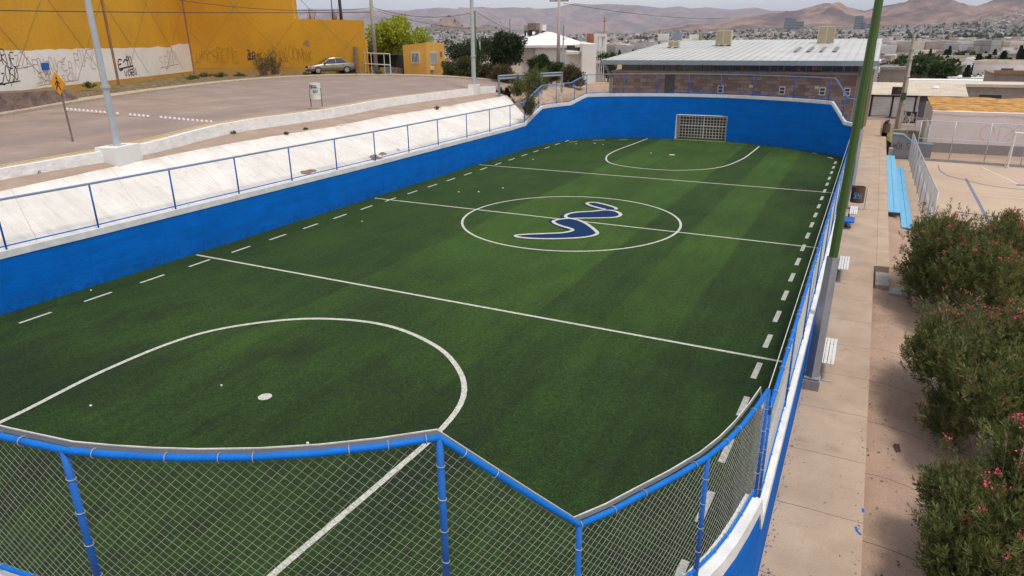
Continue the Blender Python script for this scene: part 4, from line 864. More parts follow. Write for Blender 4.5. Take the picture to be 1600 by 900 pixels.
# yellow building
BZ = 4.05
def bpt(px, py, z): q = at(px, py, z); return q
b0_, b1_, b2_ = at(-420, 220, 3.9), at(303, 117, 4.2), at(572, 113.5, 4.38)
FB = [b0_.lerp(b1_, k/29) for k in range(30)]+[b1_.lerp(b2_, k/29) for k in range(30)]
loft([perp(far_k, 1.1, -.01), [Vector((p.x, p.y, p.z+.05)) for p in FB]], 'dry_earth', 'verge_earth', 'weedy dry earth verge at the foot of the yellow wall', 'verge', amp=.12, sub_=8, sc=.8)
yb = empty('yellow_warehouse', b1_); tag(yb, 'huge yellow warehouse wall with a white band and graffiti beside the road', 'warehouse')
def wall_prism(a, b, z0, z1a, z1b, th_, mat, name, out=0., parent=None, t0=0., t1=1.):
    A = a.lerp(b, t0); B = a.lerp(b, t1); d = (b-a); d.z = 0; d.normalize(); nrm = Vector((d.y, -d.x, 0))       # towards the road
    o_ = nrm*out; bk = nrm*(out-th_); m_ = MB()
    vs = [(A+o_), (B+o_), (B+bk), (A+bk)]; zt = [z1a, z1b, z1b, z1a]
    m_.add([(v.x, v.y, z0) for v in vs]+[(v.x, v.y, z) for v, z in zip(vs, zt)], [(3, 2, 1, 0), (4, 5, 6, 7)]+[(i, (i+1) % 4, (i+1) % 4+4, i+4) for i in range(4)])
    o = m_.build(name, mat, parent)
    if parent is not None: o.location = -Vector(parent.location)
    return o
sx = .63   # where the tall wall drops to the low one
wall_prism(b0_, b1_, 3.2, 15.5, 15.5, .4, 'yellow_wall', 'wall', 0, yb)
wall_prism(b1_, b2_, 3.2, 15.5, 15.5, .4, 'yellow_wall', 'wall', 0, yb, .003, sx)
wall_prism(b1_, b2_, 3.2, 8.95, 8.75, .4, 'yellow_wall', 'low_wall', 0, yb, sx, 1.)
# side returns give the building its depth
nb_ = Vector((b2_.x-6, b2_.y, 0)).normalized()
m = MB(); q = b1_.lerp(b2_, sx); m.add([(q.x, q.y, 3.2), (q.x+nb_.x*25, q.y+nb_.y*25, 3.2), (q.x+nb_.x*25, q.y+nb_.y*25, 15.5), (q.x, q.y, 15.5)], [(0, 1, 2, 3)]); o = m.build('side_wall', 'yellow_wall', yb); o.location = -Vector(yb.location)
m = MB(); q = b2_; m.add([(q.x, q.y, 3.0), (q.x+nb_.x*12, q.y+nb_.y*12, 3.0), (q.x+nb_.x*12, q.y+nb_.y*12, 8.7), (q.x, q.y, 8.75)], [(0, 1, 2, 3)]); o = m.build('side_wall', 'yellow_wall', yb); o.location = -Vector(yb.location)
# white band
u0 = (b1_-b0_); Lw0 = math.hypot(u0.x, u0.y)
band_top = 6.85
m = MB(); nrm = Vector((u0.y, -u0.x, 0)).normalized(); n = 90; V2 = []
for k in range(n):
    t = k/(n-1)*.999; p = b0_.lerp(b1_, t)+nrm*.012; V2 += [(p.x, p.y, band_top-.12*(t < .9)+.10*vnoise(t*22, 1)+.05*vnoise(t*90, 2)+(.12 if t > .94 else 0)), (p.x, p.y, 4.42+.28*(1-t)*0+.05*vnoise(t*30, 7)+.10)]
m.add(V2, [(2*i, 2*i+1, 2*i+3, 2*i+2) for i in range(n-1)]); o = m.build('white_band', 'white_band', yb); o.location = -Vector(yb.location)
wall_prism(b0_, b1_, 3.4, 4.5, 4.55, .05, 'yellow_base', 'base_course', .03, yb); wall_prism(b1_, b2_, 3.4, 4.85, 4.95, .05, 'yellow_base', 'base_course', .02, yb)
def wallM(a, b, s, z, out): 
    d = (b-a); d.z = 0; L_ = d.length; d.normalize(); nrm = Vector((d.y, -d.x, 0)); p = a+d*s+nrm*out
    return Matrix(((d.x, 0, nrm.x, p.x), (d.y, 0, nrm.y, p.y), (0, 1, 0, z), (0, 0, 0, 1)))
def s_at(a, b, px):      # distance along wall seen at a pixel column
    d = (b-a); lo, hi = 0., 1.
    def pxof(t):
        q = a.lerp(b, t); v = np.array([q.x, q.y, 6-CH]); return 800+F*(v@RT)/(v@FW)
    for _ in range(40):
        mid = (lo+hi)/2
        if pxof(mid) < px: lo = mid
        else: hi = mid
    dd = Vector((d.x, d.y, 0)).length; return lo*dd
def grf(name, mat, a, b, px0, px1, z0, z1, letters, seed, w=.05, out=.02):
    s0, s1 = s_at(a, b, px0), s_at(a, b, px1); o = strokes(name, mat, scribble(s0, s1, z0, z1, letters, random.Random(seed)), w, wallM(a, b, 0, 0, out), yb, 0.); o.location = -Vector(yb.location); return o
grf('graffiti', 'graffiti', b0_, b1_, -20, 26, 5.9, 6.7, 6, 1, .055); grf('graffiti', 'graffiti', b0_, b1_, -20, 24, 5.0, 5.8, 6, 2, .06)
grf('graffiti', 'graffiti_faint', b0_, b1_, 24, 50, 5.8, 6.5, 3, 3, .034); grf('graffiti', 'graffiti_faint', b0_, b1_, 50, 112, 5.4, 6.2, 7, 4, .034); grf('graffiti', 'graffiti_faint', b0_, b1_, 52, 115, 4.75, 5.3, 7, 5, .034)
grf('graffiti', 'graffiti_faint', b0_, b1_, 115, 146, 5.6, 6.6, 4, 6, .034); grf('graffiti', 'graffiti', b0_, b1_, 183, 205, 5.35, 6.1, 3, 7, .10); grf('graffiti', 'graffiti', b0_, b1_, 190, 209, 4.7, 5.2, 4, 8, .08)
grf('graffiti', 'graffiti_faint', b0_, b1_, 247, 276, 5.2, 6.3, 4, 9, .034); grf('graffiti', 'graffiti_red', b1_, b2_, 306, 372, 5.4, 6.4, 8, 10, .034); grf('graffiti', 'graffiti', b1_, b2_, 386, 398, 5.6, 6.2, 3, 11, .09); grf('graffiti', 'graffiti_red', b1_, b2_, 400, 412, 5.6, 6.4, 2, 12, .05); grf('graffiti', 'graffiti_red', b1_, b2_, 435, 490, 5.4, 6.5, 7, 13, .034); grf('graffiti', 'graffiti_faint', b1_, b2_, 475, 486, 6.6, 7.2, 2, 14, .08)
# diagonal plaster joints
jl = []
for k in range(-6, 12): s = k*7.0; jl += [[(s, 4.8), (s+10.5, 15.3)], [(s+10.5, 4.8), (s, 15.3)]]
Ls = s_at(b0_, b1_, 300); lim = (Lw0)
def clip(lines, a, b, ztop):
    out = []
    for (p, q) in lines:
        pts = []
        for t in np.linspace(0, 1, 60):
            x, z = p[0]+(q[0]-p[0])*t, p[1]+(q[1]-p[1])*t
            if a+.2 < x < b-.2 and z < ztop(x): pts.append((x, z))
        if len(pts) > 2: out.append(pts)
    return out
L2_ = (b2_-b1_).length
o = strokes('plaster_joint', 'joint', clip([[(p[0]+2, p[1]), (q[0]+2, q[1])] for p, q in jl], 5, lim, lambda x: 15.2), .05, wallM(b0_, b1_, 0, 0, .016), yb, 0); o.location = -Vector(yb.location)
o = strokes('plaster_joint', 'joint', clip(jl, 0, L2_, lambda x: 15.2 if x < L2_*sx else 8.5), .05, wallM(b1_, b2_, 0, 0, .008), yb, 0); o.location = -Vector(yb.location)
for s, a, b in ((s_at(b0_, b1_, 176), b0_, b1_), (s_at(b0_, b1_, 299.5), b0_, b1_)):
    M_ = wallM(a, b, s, 4.2, .07); m = MB(); m.tube([M_ @ Vector((0, 0, 0)), M_ @ Vector((0, 11.2, 0))], .09, 6); o = m.build('rusty_pipe', 'rust', yb); o.location = -Vector(yb.location)
M_ = wallM(b0_, b1_, s_at(b0_, b1_, 68), 5.55, .03); m = MB(); m.box(-.38, .38, 0, .42, 0, .04, M=M_); o = m.build('blue_plaque', 'gate_grey', yb); o.location = -Vector(yb.location); o.data.materials[0] = MATS['post_blue']
# stone retaining block at the far left of the road
p0, p1 = at(-70, 186, 4.05), at(130, 155, 4.12)
e = empty('stone_wall', p0); tag(e, 'low stone retaining wall by the road under the white painted band', 'wall'); m = MB(); d = (p1-p0); d.z = 0; dn = d.normalized(); nn = Vector((-dn.y, dn.x, 0))
m.add([(0, 0, -.3), d*1.0+Vector((0, 0, -.3)), d+nn*3+Vector((0, 0, -.3)), nn*3+Vector((0, 0, -.3)), nn*.25+Vector((0, 0, .95)), d*.95+nn*.3+Vector((0, 0, .62)), d*.95+nn*3+Vector((0, 0, .62)), nn*3+Vector((0, 0, .95))], [(0, 1, 5, 4), (1, 2, 6, 5), (4, 5, 6, 7), (0, 4, 7, 3), (2, 3, 7, 6)])
pm('stone', (.22, .15, .12), (.10, .07, .06), scale=1.6, rough=1, bump=.12, bscale=2.5, fine=.2, fscale=8); m.build('stone_face', 'stone', e)
# speed studs across the road
sa, sb = at(105, 172, 3.95), at(330, 192, 3.5)
for k in range(34):
    if k in (13, 14, 20, 21): continue
    q = sa.lerp(sb, k/33); m = MB(); m.tube([(0, 0, -.01), (0, 0, .05), (0, 0, .09)], [.075, .065, .035], 8)
    if k == 0: stud0 = m.build('road_stud', 'bench_white'); o = stud0
    else: o = stud0.copy(); COL.objects.link(o)
    o.location = q+Vector((0, 0, .02)); tag(o, 'white domed road stud in the row crossing the road', 'road stud', 'white road studs across the road')
# the left lamp posts
def lamp_post(c, bx, by, bh, r0, hgt, lab, rz_=0, r1=.05):
    e = empty('lamp_post', c, rz_); tag(e, lab, 'lamp post', 'silver lamp posts along the sidewalk')
    m = MB(); m.add([(-bx*1.04, -by*1.04, -.3), (bx*1.04, -by*1.04, -.3), (bx*1.04, by*1.04, -.3), (-bx*1.04, by*1.04, -.3), (-bx, -by, bh), (bx, -by, bh), (bx, by, bh), (-bx, by, bh)], [(0, 1, 5, 4), (1, 2, 6, 5), (2, 3, 7, 6), (3, 0, 4, 7), (4, 5, 6, 7)]); m.build('block', 'house_white', e)
    m = MB(); m.tube([(0, 0, bh), (0, 0, hgt)], [r0, r1], 10); m.box(-r0*1.7, r0*1.7, -r0*1.7, r0*1.7, bh, bh+.03); m.tube([(0, 0, bh+2.0), (0, 0, bh+2.08)], r0*1.25, 10); m.build('pole', 'galvanised', e)
    m = MB(); m.tube([(0, 0, hgt-.1), (.9, 0, hgt+.15), (1.6, 0, hgt+.1)], .04, 6); m.box(1.3, 1.9, -.14, .14, hgt+.02, hgt+.16); m.build('lamp_arm', 'galvanised', e)
    return e
ang = math.atan2((A_par[22]-A_par[18]).y, (A_par[22]-A_par[18]).x)
c1 = at(187, 245, 3.15); lamp_post((c1.x, c1.y, 2.98), .62, .42, .58, .125, 11.0, 'silver lamp post on a big white block at the left of the road', ang, .075)
c2 = at(741, 148, 3.1); lamp_post((c2.x, c2.y, 3.0), .42, .36, .85, .17, 12.5, 'silver lamp post on a small white block at the end of the parapet', ang, .10)
# crossing sign
c = at(117, 233, 3.2); e = empty('crossing_sign', c, 0); tag(e, 'orange diamond pedestrian crossing sign on a brown pole by the road', 'sign')
e.rotation_euler = (math.radians(0), math.radians(-1.5), math.radians(4))
m = MB(); m.tube([(0, 0, 0), (0, 0, 2.85)], .035, 6); m.build('pole', 'wood_grey', e)
m = MB(); h = .43; m.add([(0, -.05, 2.45-h), (h, -.05, 2.45), (0, -.05, 2.45+h), (-h, -.05, 2.45), (0, -.03, 2.45-h), (h, -.03, 2.45), (0, -.03, 2.45+h), (-h, -.03, 2.45)], [(0, 1, 2, 3), (7, 6, 5, 4)]+[(i, i+4, (i+1) % 4+4, (i+1) % 4) for i in range(4)]); sgn = m.build('sign_plate', 'sign_yellow', e)
M_ = frame((0, -.053, 2.45), (1, 0, 0), (0, 0, 1))
strokes('walking_figure', 'black_paint', [[(.0, .10), (.0, -.04)], [(.01, .11), (-.01, -.05)], [(0, -.03), (-.09, -.14), (-.13, -.25)], [(0, -.03), (.06, -.14), (.12, -.25)], [(0, .08), (-.1, .0), (-.13, -.06)], [(0, .08), (.08, .02), (.12, -.04)]], .05, M_, sgn, 0.002)
strokes('figure_head', 'black_paint', [[(.01+.025*math.cos(t*.8), .185+.025*math.sin(t*.8)) for t in range(9)]], .05, M_, sgn, 0.003)
# drum bin
c = at(495, 166, 3.72); e = empty('drum_bin', c, .5); tag(e, 'white oil drum rubbish bin with black scrawl beside the road', 'rubbish bin')
m = MB(); m.tube([(0, 0, .38), (0, 0, 1.22)], [.29, .30], 16, caps=False); m.tube([(0, 0, 1.15), (0, 0, .45)], [.27, .26], 16)
for z in (.66, .94): m.tube([(0, 0, z), (0, 0, z+.03)], .308, 16)
m.build('drum', 'drum_white', e)
for x in (-.3, .3): m = MB(); m.tube([(x, 0, -.02), (x, 0, .95)], .03, 6); m.build('leg', 'wood_grey', e)
strokes('scrawl', 'graffiti', scribble(-.2, .2, .98, 1.12, 3, random.Random(4)), .03, frame((0, -.312, 0), (1, 0, 0), (0, 0, 1)), e, 0); strokes('scrawl', 'graffiti', scribble(-.05, .18, .72, .86, 2, random.Random(6)), .03, frame((0, -.312, 0), (1, 0, 0), (0, 0, 1)), e, 0)
# rags and litter at the fence foot
for i, (px, py, w) in enumerate(((488, 271, .45), (592, 247, .25), (604, 243, .2), (750, 208, .2), (628, 237, .1))):
    c = at(px, py, 1.72); vs = []; r = random.Random(i+20); n = 6
    for a in range(n):
        for b in range(n): vs.append((c.x+(.06-.12*r.random())-.08, c.y+w*(a/(n-1)-.5)*2.4, c.z-.05+(.10 if 0 < b < 5 and 0 < a < 5 else 0)*r.uniform(.5, 1.5)+b*.02))
    for b in range(n*n): vs[b] = (vs[b][0]-(b % n)*.06, vs[b][1]+r.uniform(-.05, .05), vs[b][2])
    o = link('rag', vs, [(a*n+b, a*n+b+1, (a+1)*n+b+1, (a+1)*n+b) for a in range(n-1) for b in range(n-1)], 'cloth_brown' if i < 3 else 'house_pink', smooth=True)
    tag(o, ['large brown rag lying at the foot of the white slope', 'orange brown rag at the slope foot right of the large one', 'small tan rag beside the orange brown one', 'pinkish rag at the far end of the slope foot', 'tiny pale scrap at the slope foot'][i], 'rag')

# ---------------------------------------------------------------- car
def make_car(loc, rz_, lab):
    e = empty('parked_car', loc, rz_); tag(e, lab, 'car')
    # stations along x (front = +x): half width, sill z, shoulder z ; roof handled with the cabin
    st = [(2.20, .60, .38, .56), (2.12, .74, .24, .66), (1.85, .80, .20, .74), (1.35, .84, .20, .82), (.85, .85, .20, .88), (0, .86, .20, .90), (-.9, .86, .20, .92), (-1.45, .85, .20, .95), (-1.95, .80, .24, .95), (-2.20, .72, .32, .88), (-2.27, .62, .42, .70)]
    vs = []; n = 10
    for x, hw, z0, z1 in st: vs += [(x, -hw*.9, z0), (x, -hw, z0+.12), (x, -hw*1.0, (z0+z1)/2), (x, -hw*.97, z1-.06), (x, -hw*.86, z1), (x, hw*.86, z1), (x, hw*.97, z1-.06), (x, hw, (z0+z1)/2), (x, hw, z0+.12), (x, hw*.9, z0)]
    fs = [(i*n+k, i*n+(k+1) % n, (i+1)*n+(k+1) % n, (i+1)*n+k) for i in range(len(st)-1) for k in range(n)]; fs += [tuple(range(n)), tuple(reversed(range((len(st)-1)*n, len(st)*n)))]
    link('body', vs, fs, 'car_paint', e, smooth=True)
    cab = [(.95, .74, .87), (.22, .60, 1.33), (-.35, .58, 1.40), (-.9, .58, 1.37), (-1.62, .70, .94)]
    m = MB(); vs = []
    for x, hw, z in cab: vs += [(x, -hw, z), (x, hw, z)]
    base = [(.95, -.76, .86), (.95, .76, .86), (-1.62, .74, .92), (-1.62, -.74, .92), (.2, -.80, .88), (.2, .80, .88), (-.9, -.80, .92), (-.9, .80, .92)]
    o = len(vs); vs += base
    m.add(vs, [(2, 4, 5, 3), (4, 6, 7, 5)]); roof = m.build('roof', 'car_paint', e)
    m = MB(); m.add([(.96, -.72, .875), (.96, .72, .875), (.225, .575, 1.325), (.225, -.575, 1.325)], [(0, 1, 2, 3)]); m.build('windscreen', 'glass_dark', e)
    m = MB(); m.add([(-1.60, -.68, .95), (-1.60, .68, .95), (-.905, .56, 1.365), (-.905, -.56, 1.365)], [(3, 2, 1, 0)]); m.build('rear_window', 'glass_dark', e)
    for s in (-1, 1):
        m = MB(); m.add([(.86, s*.775, .90), (.20, s*.80, .92), (-.30, s*.805, .93), (-.30, s*.60, 1.35), (.20, s*.615, 1.29)], [(0, 1, 4), (1, 2, 3, 4)]); m.add([(-.36, s*.805, .93), (-1.42, s*.775, .95), (-.93, s*.60, 1.33), (-.36, s*.60, 1.36)], [(0, 1, 2, 3)]); m.build('side_window', 'glass_dark', e)
        m = MB(); m.add([(.97, s*.765, .87), (.23, s*.60, 1.335), (.20, s*.615, 1.29), (.86, s*.78, .885)], [(0, 1, 2, 3)]); m.add([(.23, s*.585, 1.34), (-.35, s*.575, 1.405), (-.92, s*.575, 1.375), (-.92, s*.605, 1.335), (-.33, s*.61, 1.355), (.20, s*.62, 1.29)], [(0, 1, 4, 5), (1, 2, 3, 4)])
        m.add([(-.30, s*.81, .92), (-.36, s*.81, .92), (-.36, s*.605, 1.36), (-.30, s*.605, 1.36)], [(0, 1, 2, 3)]); m.add([(-.92, s*.58, 1.375), (-1.64, s*.72, .94), (-1.42, s*.785, .94), (-.93, s*.605, 1.33)], [(0, 1, 2, 3)]); m.build('pillar', 'car_paint', e)
        m = MB(); m.box(.62, .80, s*.86-.07, s*.86+.09, .93, 1.05); m.build('mirror', 'car_paint', e)
        m = MB(); m.box(-.1, .04, s*.868-.01, s*.868+.012, .74, .77); m.box(-1.05, -.91, s*.868-.01, s*.868+.012, .76, .79); m.build('door_handle', 'steel_dark', e)
        m = MB(); m.add([(2.17, s*.42, .58), (2.10, s*.72, .58), (1.98, s*.78, .70), (2.12, s*.44, .69), (2.20, s*.42, .56)], [(0, 1, 2, 3)]); m.add([(2.215, s*.40, .57), (2.14, s*.75, .57), (2.02, s*.79, .69), (2.13, s*.42, .69)], [(0, 1, 2, 3)]); m.build('headlight', 'lamp_glass', e)
        m = MB(); m.box(-2.27, -2.12, s*.62-.14, s*.62+.14, .68, .84); m.build('tail_light', 'red_lens', e)
        for x in (1.38, -1.30):
            w = empty('wheel', (x, s*.80, .31)); w.parent = e
            m = MB(); m.tube([(0, -.11, 0), (0, -.09, 0), (0, .09, 0), (0, .11, 0)], [.29, .315, .315, .29], 20); m.build('tyre', 'rubber', w)
            m = MB(); m.tube([(0, s*.105, 0), (0, s*.118, 0)], .2, 18)
            m.build('rim', 'alloy', w)
            m = MB()
            for k in range(5): m.tube([(.13*math.cos(k*1.2566+.6), s*.121, .13*math.sin(k*1.2566+.6)), (.13*math.cos(k*1.2566+.6), s*.123, .13*math.sin(k*1.2566+.6))], .04, 6)
            m.build('rim_opening', 'rubber', w)
    m = MB(); m.box(2.16, 2.225, -.36, .36, .53, .68); m.build('grille', 'steel_dark', e); m = MB(); m.box(2.2, 2.24, -.26, .26, .36, .48); m.build('number_plate', 'bench_white', e)
    m = MB(); m.box(2.05, 2.2, -.6, .6, .22, .36); m.build('bumper_intake', 'steel_dark', e)
    return e
cp = at(517, 114.0, 4.42); u2 = (b2_-b1_).normalized()
car = make_car((cp.x, cp.y, 4.40), math.atan2(-u2.y, -u2.x)+.72, 'dusty beige saloon car parked against the yellow wall')

car.scale = (.94, .94, .94)
# ---------------------------------------------------------------- gatehouse, gate, posts
gA, gB, gC = at(632, 117.5, 4.1), at(669, 119, 4.05), at(696, 116, 4.05)
e = empty('guard_office', gA); tag(e, 'small orange yellow office with two barred windows at the bend of the road', 'office')
def wallbox(a, b, z0, z1, z2, mat, nm, parent, th_=.2):
    d = b-a; d.z = 0; L_ = d.length; ax = d.normalized(); nrm = Vector((-ax.y, ax.x, 0)); m = MB()
    m.add([(0, 0, z0), (L_, 0, z0), (L_, th_, z0), (0, th_, z0), (0, 0, z1), (L_, 0, z2), (L_, th_, z2), (0, th_, z1)], [(3, 2, 1, 0), (4, 5, 6, 7)]+[(i, (i+1) % 4, (i+1) % 4+4, i+4) for i in range(4)])
    o = m.build(nm, mat, parent); o.location = a-Vector(parent.location); o.location.z = 0; o.rotation_euler = (0, 0, math.atan2(ax.y, ax.x)); return o, L_
w1, l1 = wallbox(gA, gB, -.3, 2.55, 2.75, 'office_yellow', 'wall', e); w2, l2 = wallbox(gB, gC, -.3, 2.76, 2.72, 'office_yellow', 'wall', e)
back = gA+(gC-gB)*1.0; w3, l3 = wallbox(back, gA, -.3, 2.6, 2.55, 'office_yellow', 'wall', e); wallbox(gC, back, -.3, 2.72, 2.6, 'office_yellow', 'wall', e)
m = MB(); q = [gA, gB, gC, back]; zz4 = [2.45, 2.6, 2.6, 2.5]; m.add([(p.x-gA.x, p.y-gA.y, z) for p, z in zip(q, zz4)], [(0, 1, 2, 3)]); m.build('roof', 'concrete', e)
def barred(par, x0, x1, z0, z1):
    m = MB(); m.box(x0, x1, -.03, -.004, z0, z1); f = m.build('window', 'bench_white', par); m = MB(); m.box(x0+.06, x1-.06, -.045, -.032, z0+.06, z1-.06); m.build('pane', 'glass_dark', f); m = MB()
    k = x0+.1
    while k < x1-.05: m.box(k-.012, k+.012, -.08, -.05, z0-.05, z1+.05); k += .14
    m.build('bars', 'bench_white', f)
for W_, x0, x1, z0, z1 in ((w1, l1*.33, l1*.70, 1.05, 1.95), (w2, l2*.15, l2*.55, 1.0, 1.95)):
    s = empty('window_unit', (0, 0, 0)); COL.objects.unlink(s); bpy.data.objects.remove(s)
    M_ = Matrix.Translation(W_.location) @ Matrix.Rotation(W_.rotation_euler.z, 4, 'Z')
    m = MB(); m.box(x0, x1, -.03, -.004, z0, z1, M=M_); f = m.build('window', 'bench_white', e); m = MB(); m.box(x0+.06, x1-.06, -.045, -.032, z0+.06, z1-.06, M=M_); m.build('pane', 'glass_dark', f); m = MB(); k = x0+.1
    while k < x1-.05: m.box(k-.014, k+.014, -.09, -.05, z0-.06, z1+.06, M=M_); k += .15
    m.build('bars', 'bench_white', f)
M_ = Matrix.Translation(w2.location) @ Matrix.Rotation(w2.rotation_euler.z, 4, 'Z'); m = MB(); m.box(l2*.72, l2*.84, -.03, -.004, 1.5, 1.95, M=M_); m.build('vent', 'wood_grey', e); m = MB(); m.box(l2*.12, l2*.28, -.12, -.004, .45, .75, M=M_); m.build('meter_box', 'bench_white', e)
# gate frame and dark yard
e = empty('yard_gate', at(570, 116, 4.3)); tag(e, 'white tubular yard gate between the yellow wall and the small office', 'gate'); c0_ = Vector(e.location); gL = at(571, 115, 4.3)-c0_; gR = at(611, 117, 4.3)-c0_
def P3(t, z): q = gL.lerp(gR, t); return (q.x, q.y, z)
m = MB(); m.tube([P3(0, 1.75), P3(1, 1.7)], .04, 6); m.tube([P3(0, .85), P3(1, .8)], .05, 6)
for t in (.02, .28, .78, 1.0): m.tube([P3(t, 0), P3(t, 1.75)], .035, 6)
m.build('gate_frame', 'bench_white', e)
m = MB(); m.tube([P3(.14, 0), P3(.14, 2.9)], .06, 6); m.build('yellow_post', 'sign_yellow', e)
c = atd(603, 116, 63); e = empty('scrap_shed', (c.x, c.y, 3.9), .35); tag(e, 'dark cluttered scrap shed in the yard behind the tubular gate', 'shed')
m = MB(); m.box(-2.2, 1.9, 1.0, 1.2, 0, 1.9); m.box(-2.2, -2.0, -1.2, 1.0, 0, 1.9); m.build('wall', 'steel_dark', e); m = MB(); m.box(-2.4, 1.0, -.6, 1.3, 1.9, 2.0); m.build('roof', 'wood_dark', e)
for i in range(14): m = MB(); r = random.Random(i); x = r.uniform(-1.8, 1.4); z = r.uniform(0, .5); a = r.uniform(.2, .6); m.box(x, x+a, -.4-r.random()*.5, .5, 0, z+a, M=Matrix.Rotation(.2*r.uniform(-1, 1), 4, 'Z')); o = m.build('scrap', ['rust', 'gate_grey', 'wood_grey', 'joint'][i % 4], e)
# small posts
c = at(561, 113.5, 4.38); m = MB(); m.tube([(0, 0, 0), (0, 0, 2.2)], [.17, .17], 6); o = m.build('stub_post', 'wood_grey'); o.location = c+Vector((0, -.3, 0)); tag(o, 'short thick grey brown post at the right end of the yellow wall', 'post')
def upole(px, py, z, h, r0, r1, mat, lab, arm=True, lean=0., n=8, extra=None, grp=None):
    c = at(px, py, z); e = empty('utility_pole', (c.x, c.y, z), -YAW*0); tag(e, lab, 'utility pole', grp); e.rotation_euler = (0, lean, 0)
    m = MB(); m.tube([(0, 0, -.3), (0, 0, h)], [r0, r1], n); m.build('pole', mat, e, True)
    if arm: m = MB(); m.box(-.9, .9, -.05, .05, h-.55, h-.45, M=Matrix.Rotation(.4, 4, 'Z')); [m.tube([(k*math.cos(.4), k*math.sin(.4), h-.45), (k*math.cos(.4), k*math.sin(.4), h-.28)], .05, 6) for k in (-.8, -.35, .35, .8)]; m.build('crossarm', 'wood_grey', e)
    return e
pA = upole(541.5, 112, 4.4, 12.5, .15, .12, 'wood_dark', 'dark brown wooden utility pole in front of the low yellow wall', arm=False, lean=-.015)
pB = upole(588.5, 115.5, 4.25, 9.6, .19, .13, 'pole_concrete', 'pale concrete utility pole beside the tubular gate'); pB.rotation_euler = (0, -.005, 0)
pC = upole(872, 124.5, 3.3, 7.6, .22, .12, 'pole_concrete', 'pale concrete utility pole in front of the white church', n=6)
cw = atd(881, 70, 57); 
m = MB(); m.tube([(.45, .1, -.3), (.45, .1, 5.6)], .07, 6); m.build('second_pole', 'galvanised', pC); m = MB(); m.tube([(.62, 0, 4.2), (.62, 0, 4.9)], .16, 8); m.build('transformer', 'galvanised', pC)
m = MB(); m.tube([(.45, .1, 3.6), (.9, .1, 4.0), (1.9, .1, 4.15)], .03, 6); m.box(1.8, 2.3, .0, .2, 4.1, 4.18); m.build('lamp_arm', 'galvanised', pC)
m = MB(); m.tube([(.55, -.25, 1.5), (.55, -.28, 1.5)], .24, 12); m.build('blue_disc_sign', 'sky_blue', pC)
pD = upole(744.5, 121, 3.6, 6.0, .11, .08, 'pole_green', 'thin green pole behind the silver lamp post', arm=False)
pE = upole(751, 119, 3.5, 3.4, .04, .035, 'galvanised', 'thin short grey pipe right of the green pole', arm=False)
pF = upole(797.5, 118, 2.8, 6.6, .09, .07, 'wood_grey', 'dark street light pole with a curved arm behind the round trees', arm=False)
m = MB(); m.tube([(0, 0, 4.6), (-.25, 0, 5.6), (-.6, 0, 6.05), (-1.1, 0, 6.25)], .035, 6); m.box(-1.55, -1.05, -.12, .12, 6.2, 6.32); m.build('lamp_arm', 'galvanised', pF)
pG = upole(694, 112, 3.2, 4.6, .05, .05, 'wood_grey', 'thin dark pole behind the small orange office', arm=False)
pH = upole(520.5, 40, 8.2, 3.4, .05, .04, 'wood_dark', 'thin dark mast rising above the low yellow wall', arm=False); pH.location = atd(520.5, 33, 66); 
# cables
def cable(a, b, sag, lab, r=.022):
    a = Vector(a); b = Vector(b); m = MB(); m.tube([a.lerp(b, t/16)-Vector((0, 0, sag*4*(t/16)*(1-t/16))) for t in range(17)], r, 4); return tag(m.build('cable', 'steel_dark'), lab, 'cable')
def D(px, py, d): return atd(px, py, d)
cable(D(-150, 14, 33), D(583, 19, 60), .1, 'dark power cable crossing the yellow wall from the left edge', .025)
cable(D(280, 0, 52), D(584, 12, 60), .45, 'upper power cable from the top edge to the concrete pole', .02)
cable(D(583, 12, 60), D(738, 20, 62), .55, 'sagging cable from the concrete pole to the silver lamp post', .02)
cable(D(590, 17, 60), D(744, 45, 60), .3, 'lower sagging cable from the concrete pole to the green pole', .018)
cable(D(743, 18, 60), D(797, 46, 68), .1, 'short cable sloping from the green pole to the street light', .02)
cable(D(880, 5, 60), D(1140, 28, 110), .5, 'long thin cable running right from the church pole', .02)
cable(D(1430, 56, 70), D(1700, 60, 62), .8, 'cable running right from the concrete pole by the street', .012)
# guard rail
c = at(779, 140, 3.5); e = empty('guard_rail', c); tag(e, 'grey steel guard rail at the end of the road', 'guard rail'); a = Vector((0, 0, 0)); b = at(877, 137, 3.3)-c
m = MB(); d = b.normalized(); nn = Vector((d.y, -d.x, 0))
for o_, z in ((0, .62), (.06, .70), (0, .78), (.06, .86), (0, .94)): pass
pr_ = [(.0, .60), (.07, .66), (.0, .74), (0, .80), (.07, .88), (0, .94)]
vs = [];
for q in (a, b):
    for o_, z in pr_: vs.append((q.x+nn.x*o_, q.y+nn.y*o_, z+.1))
m.add(vs, [(i, i+1, i+7, i+6) for i in range(5)]); m.build('rail', 'fascia', e)
for t in (0, .33, .66, 1): q = a.lerp(b, t); m = MB(); m.box(q.x-.07, q.x+.07, q.y+.02, q.y+.14, -.6, 1.0); m.build('post', 'fascia', e)
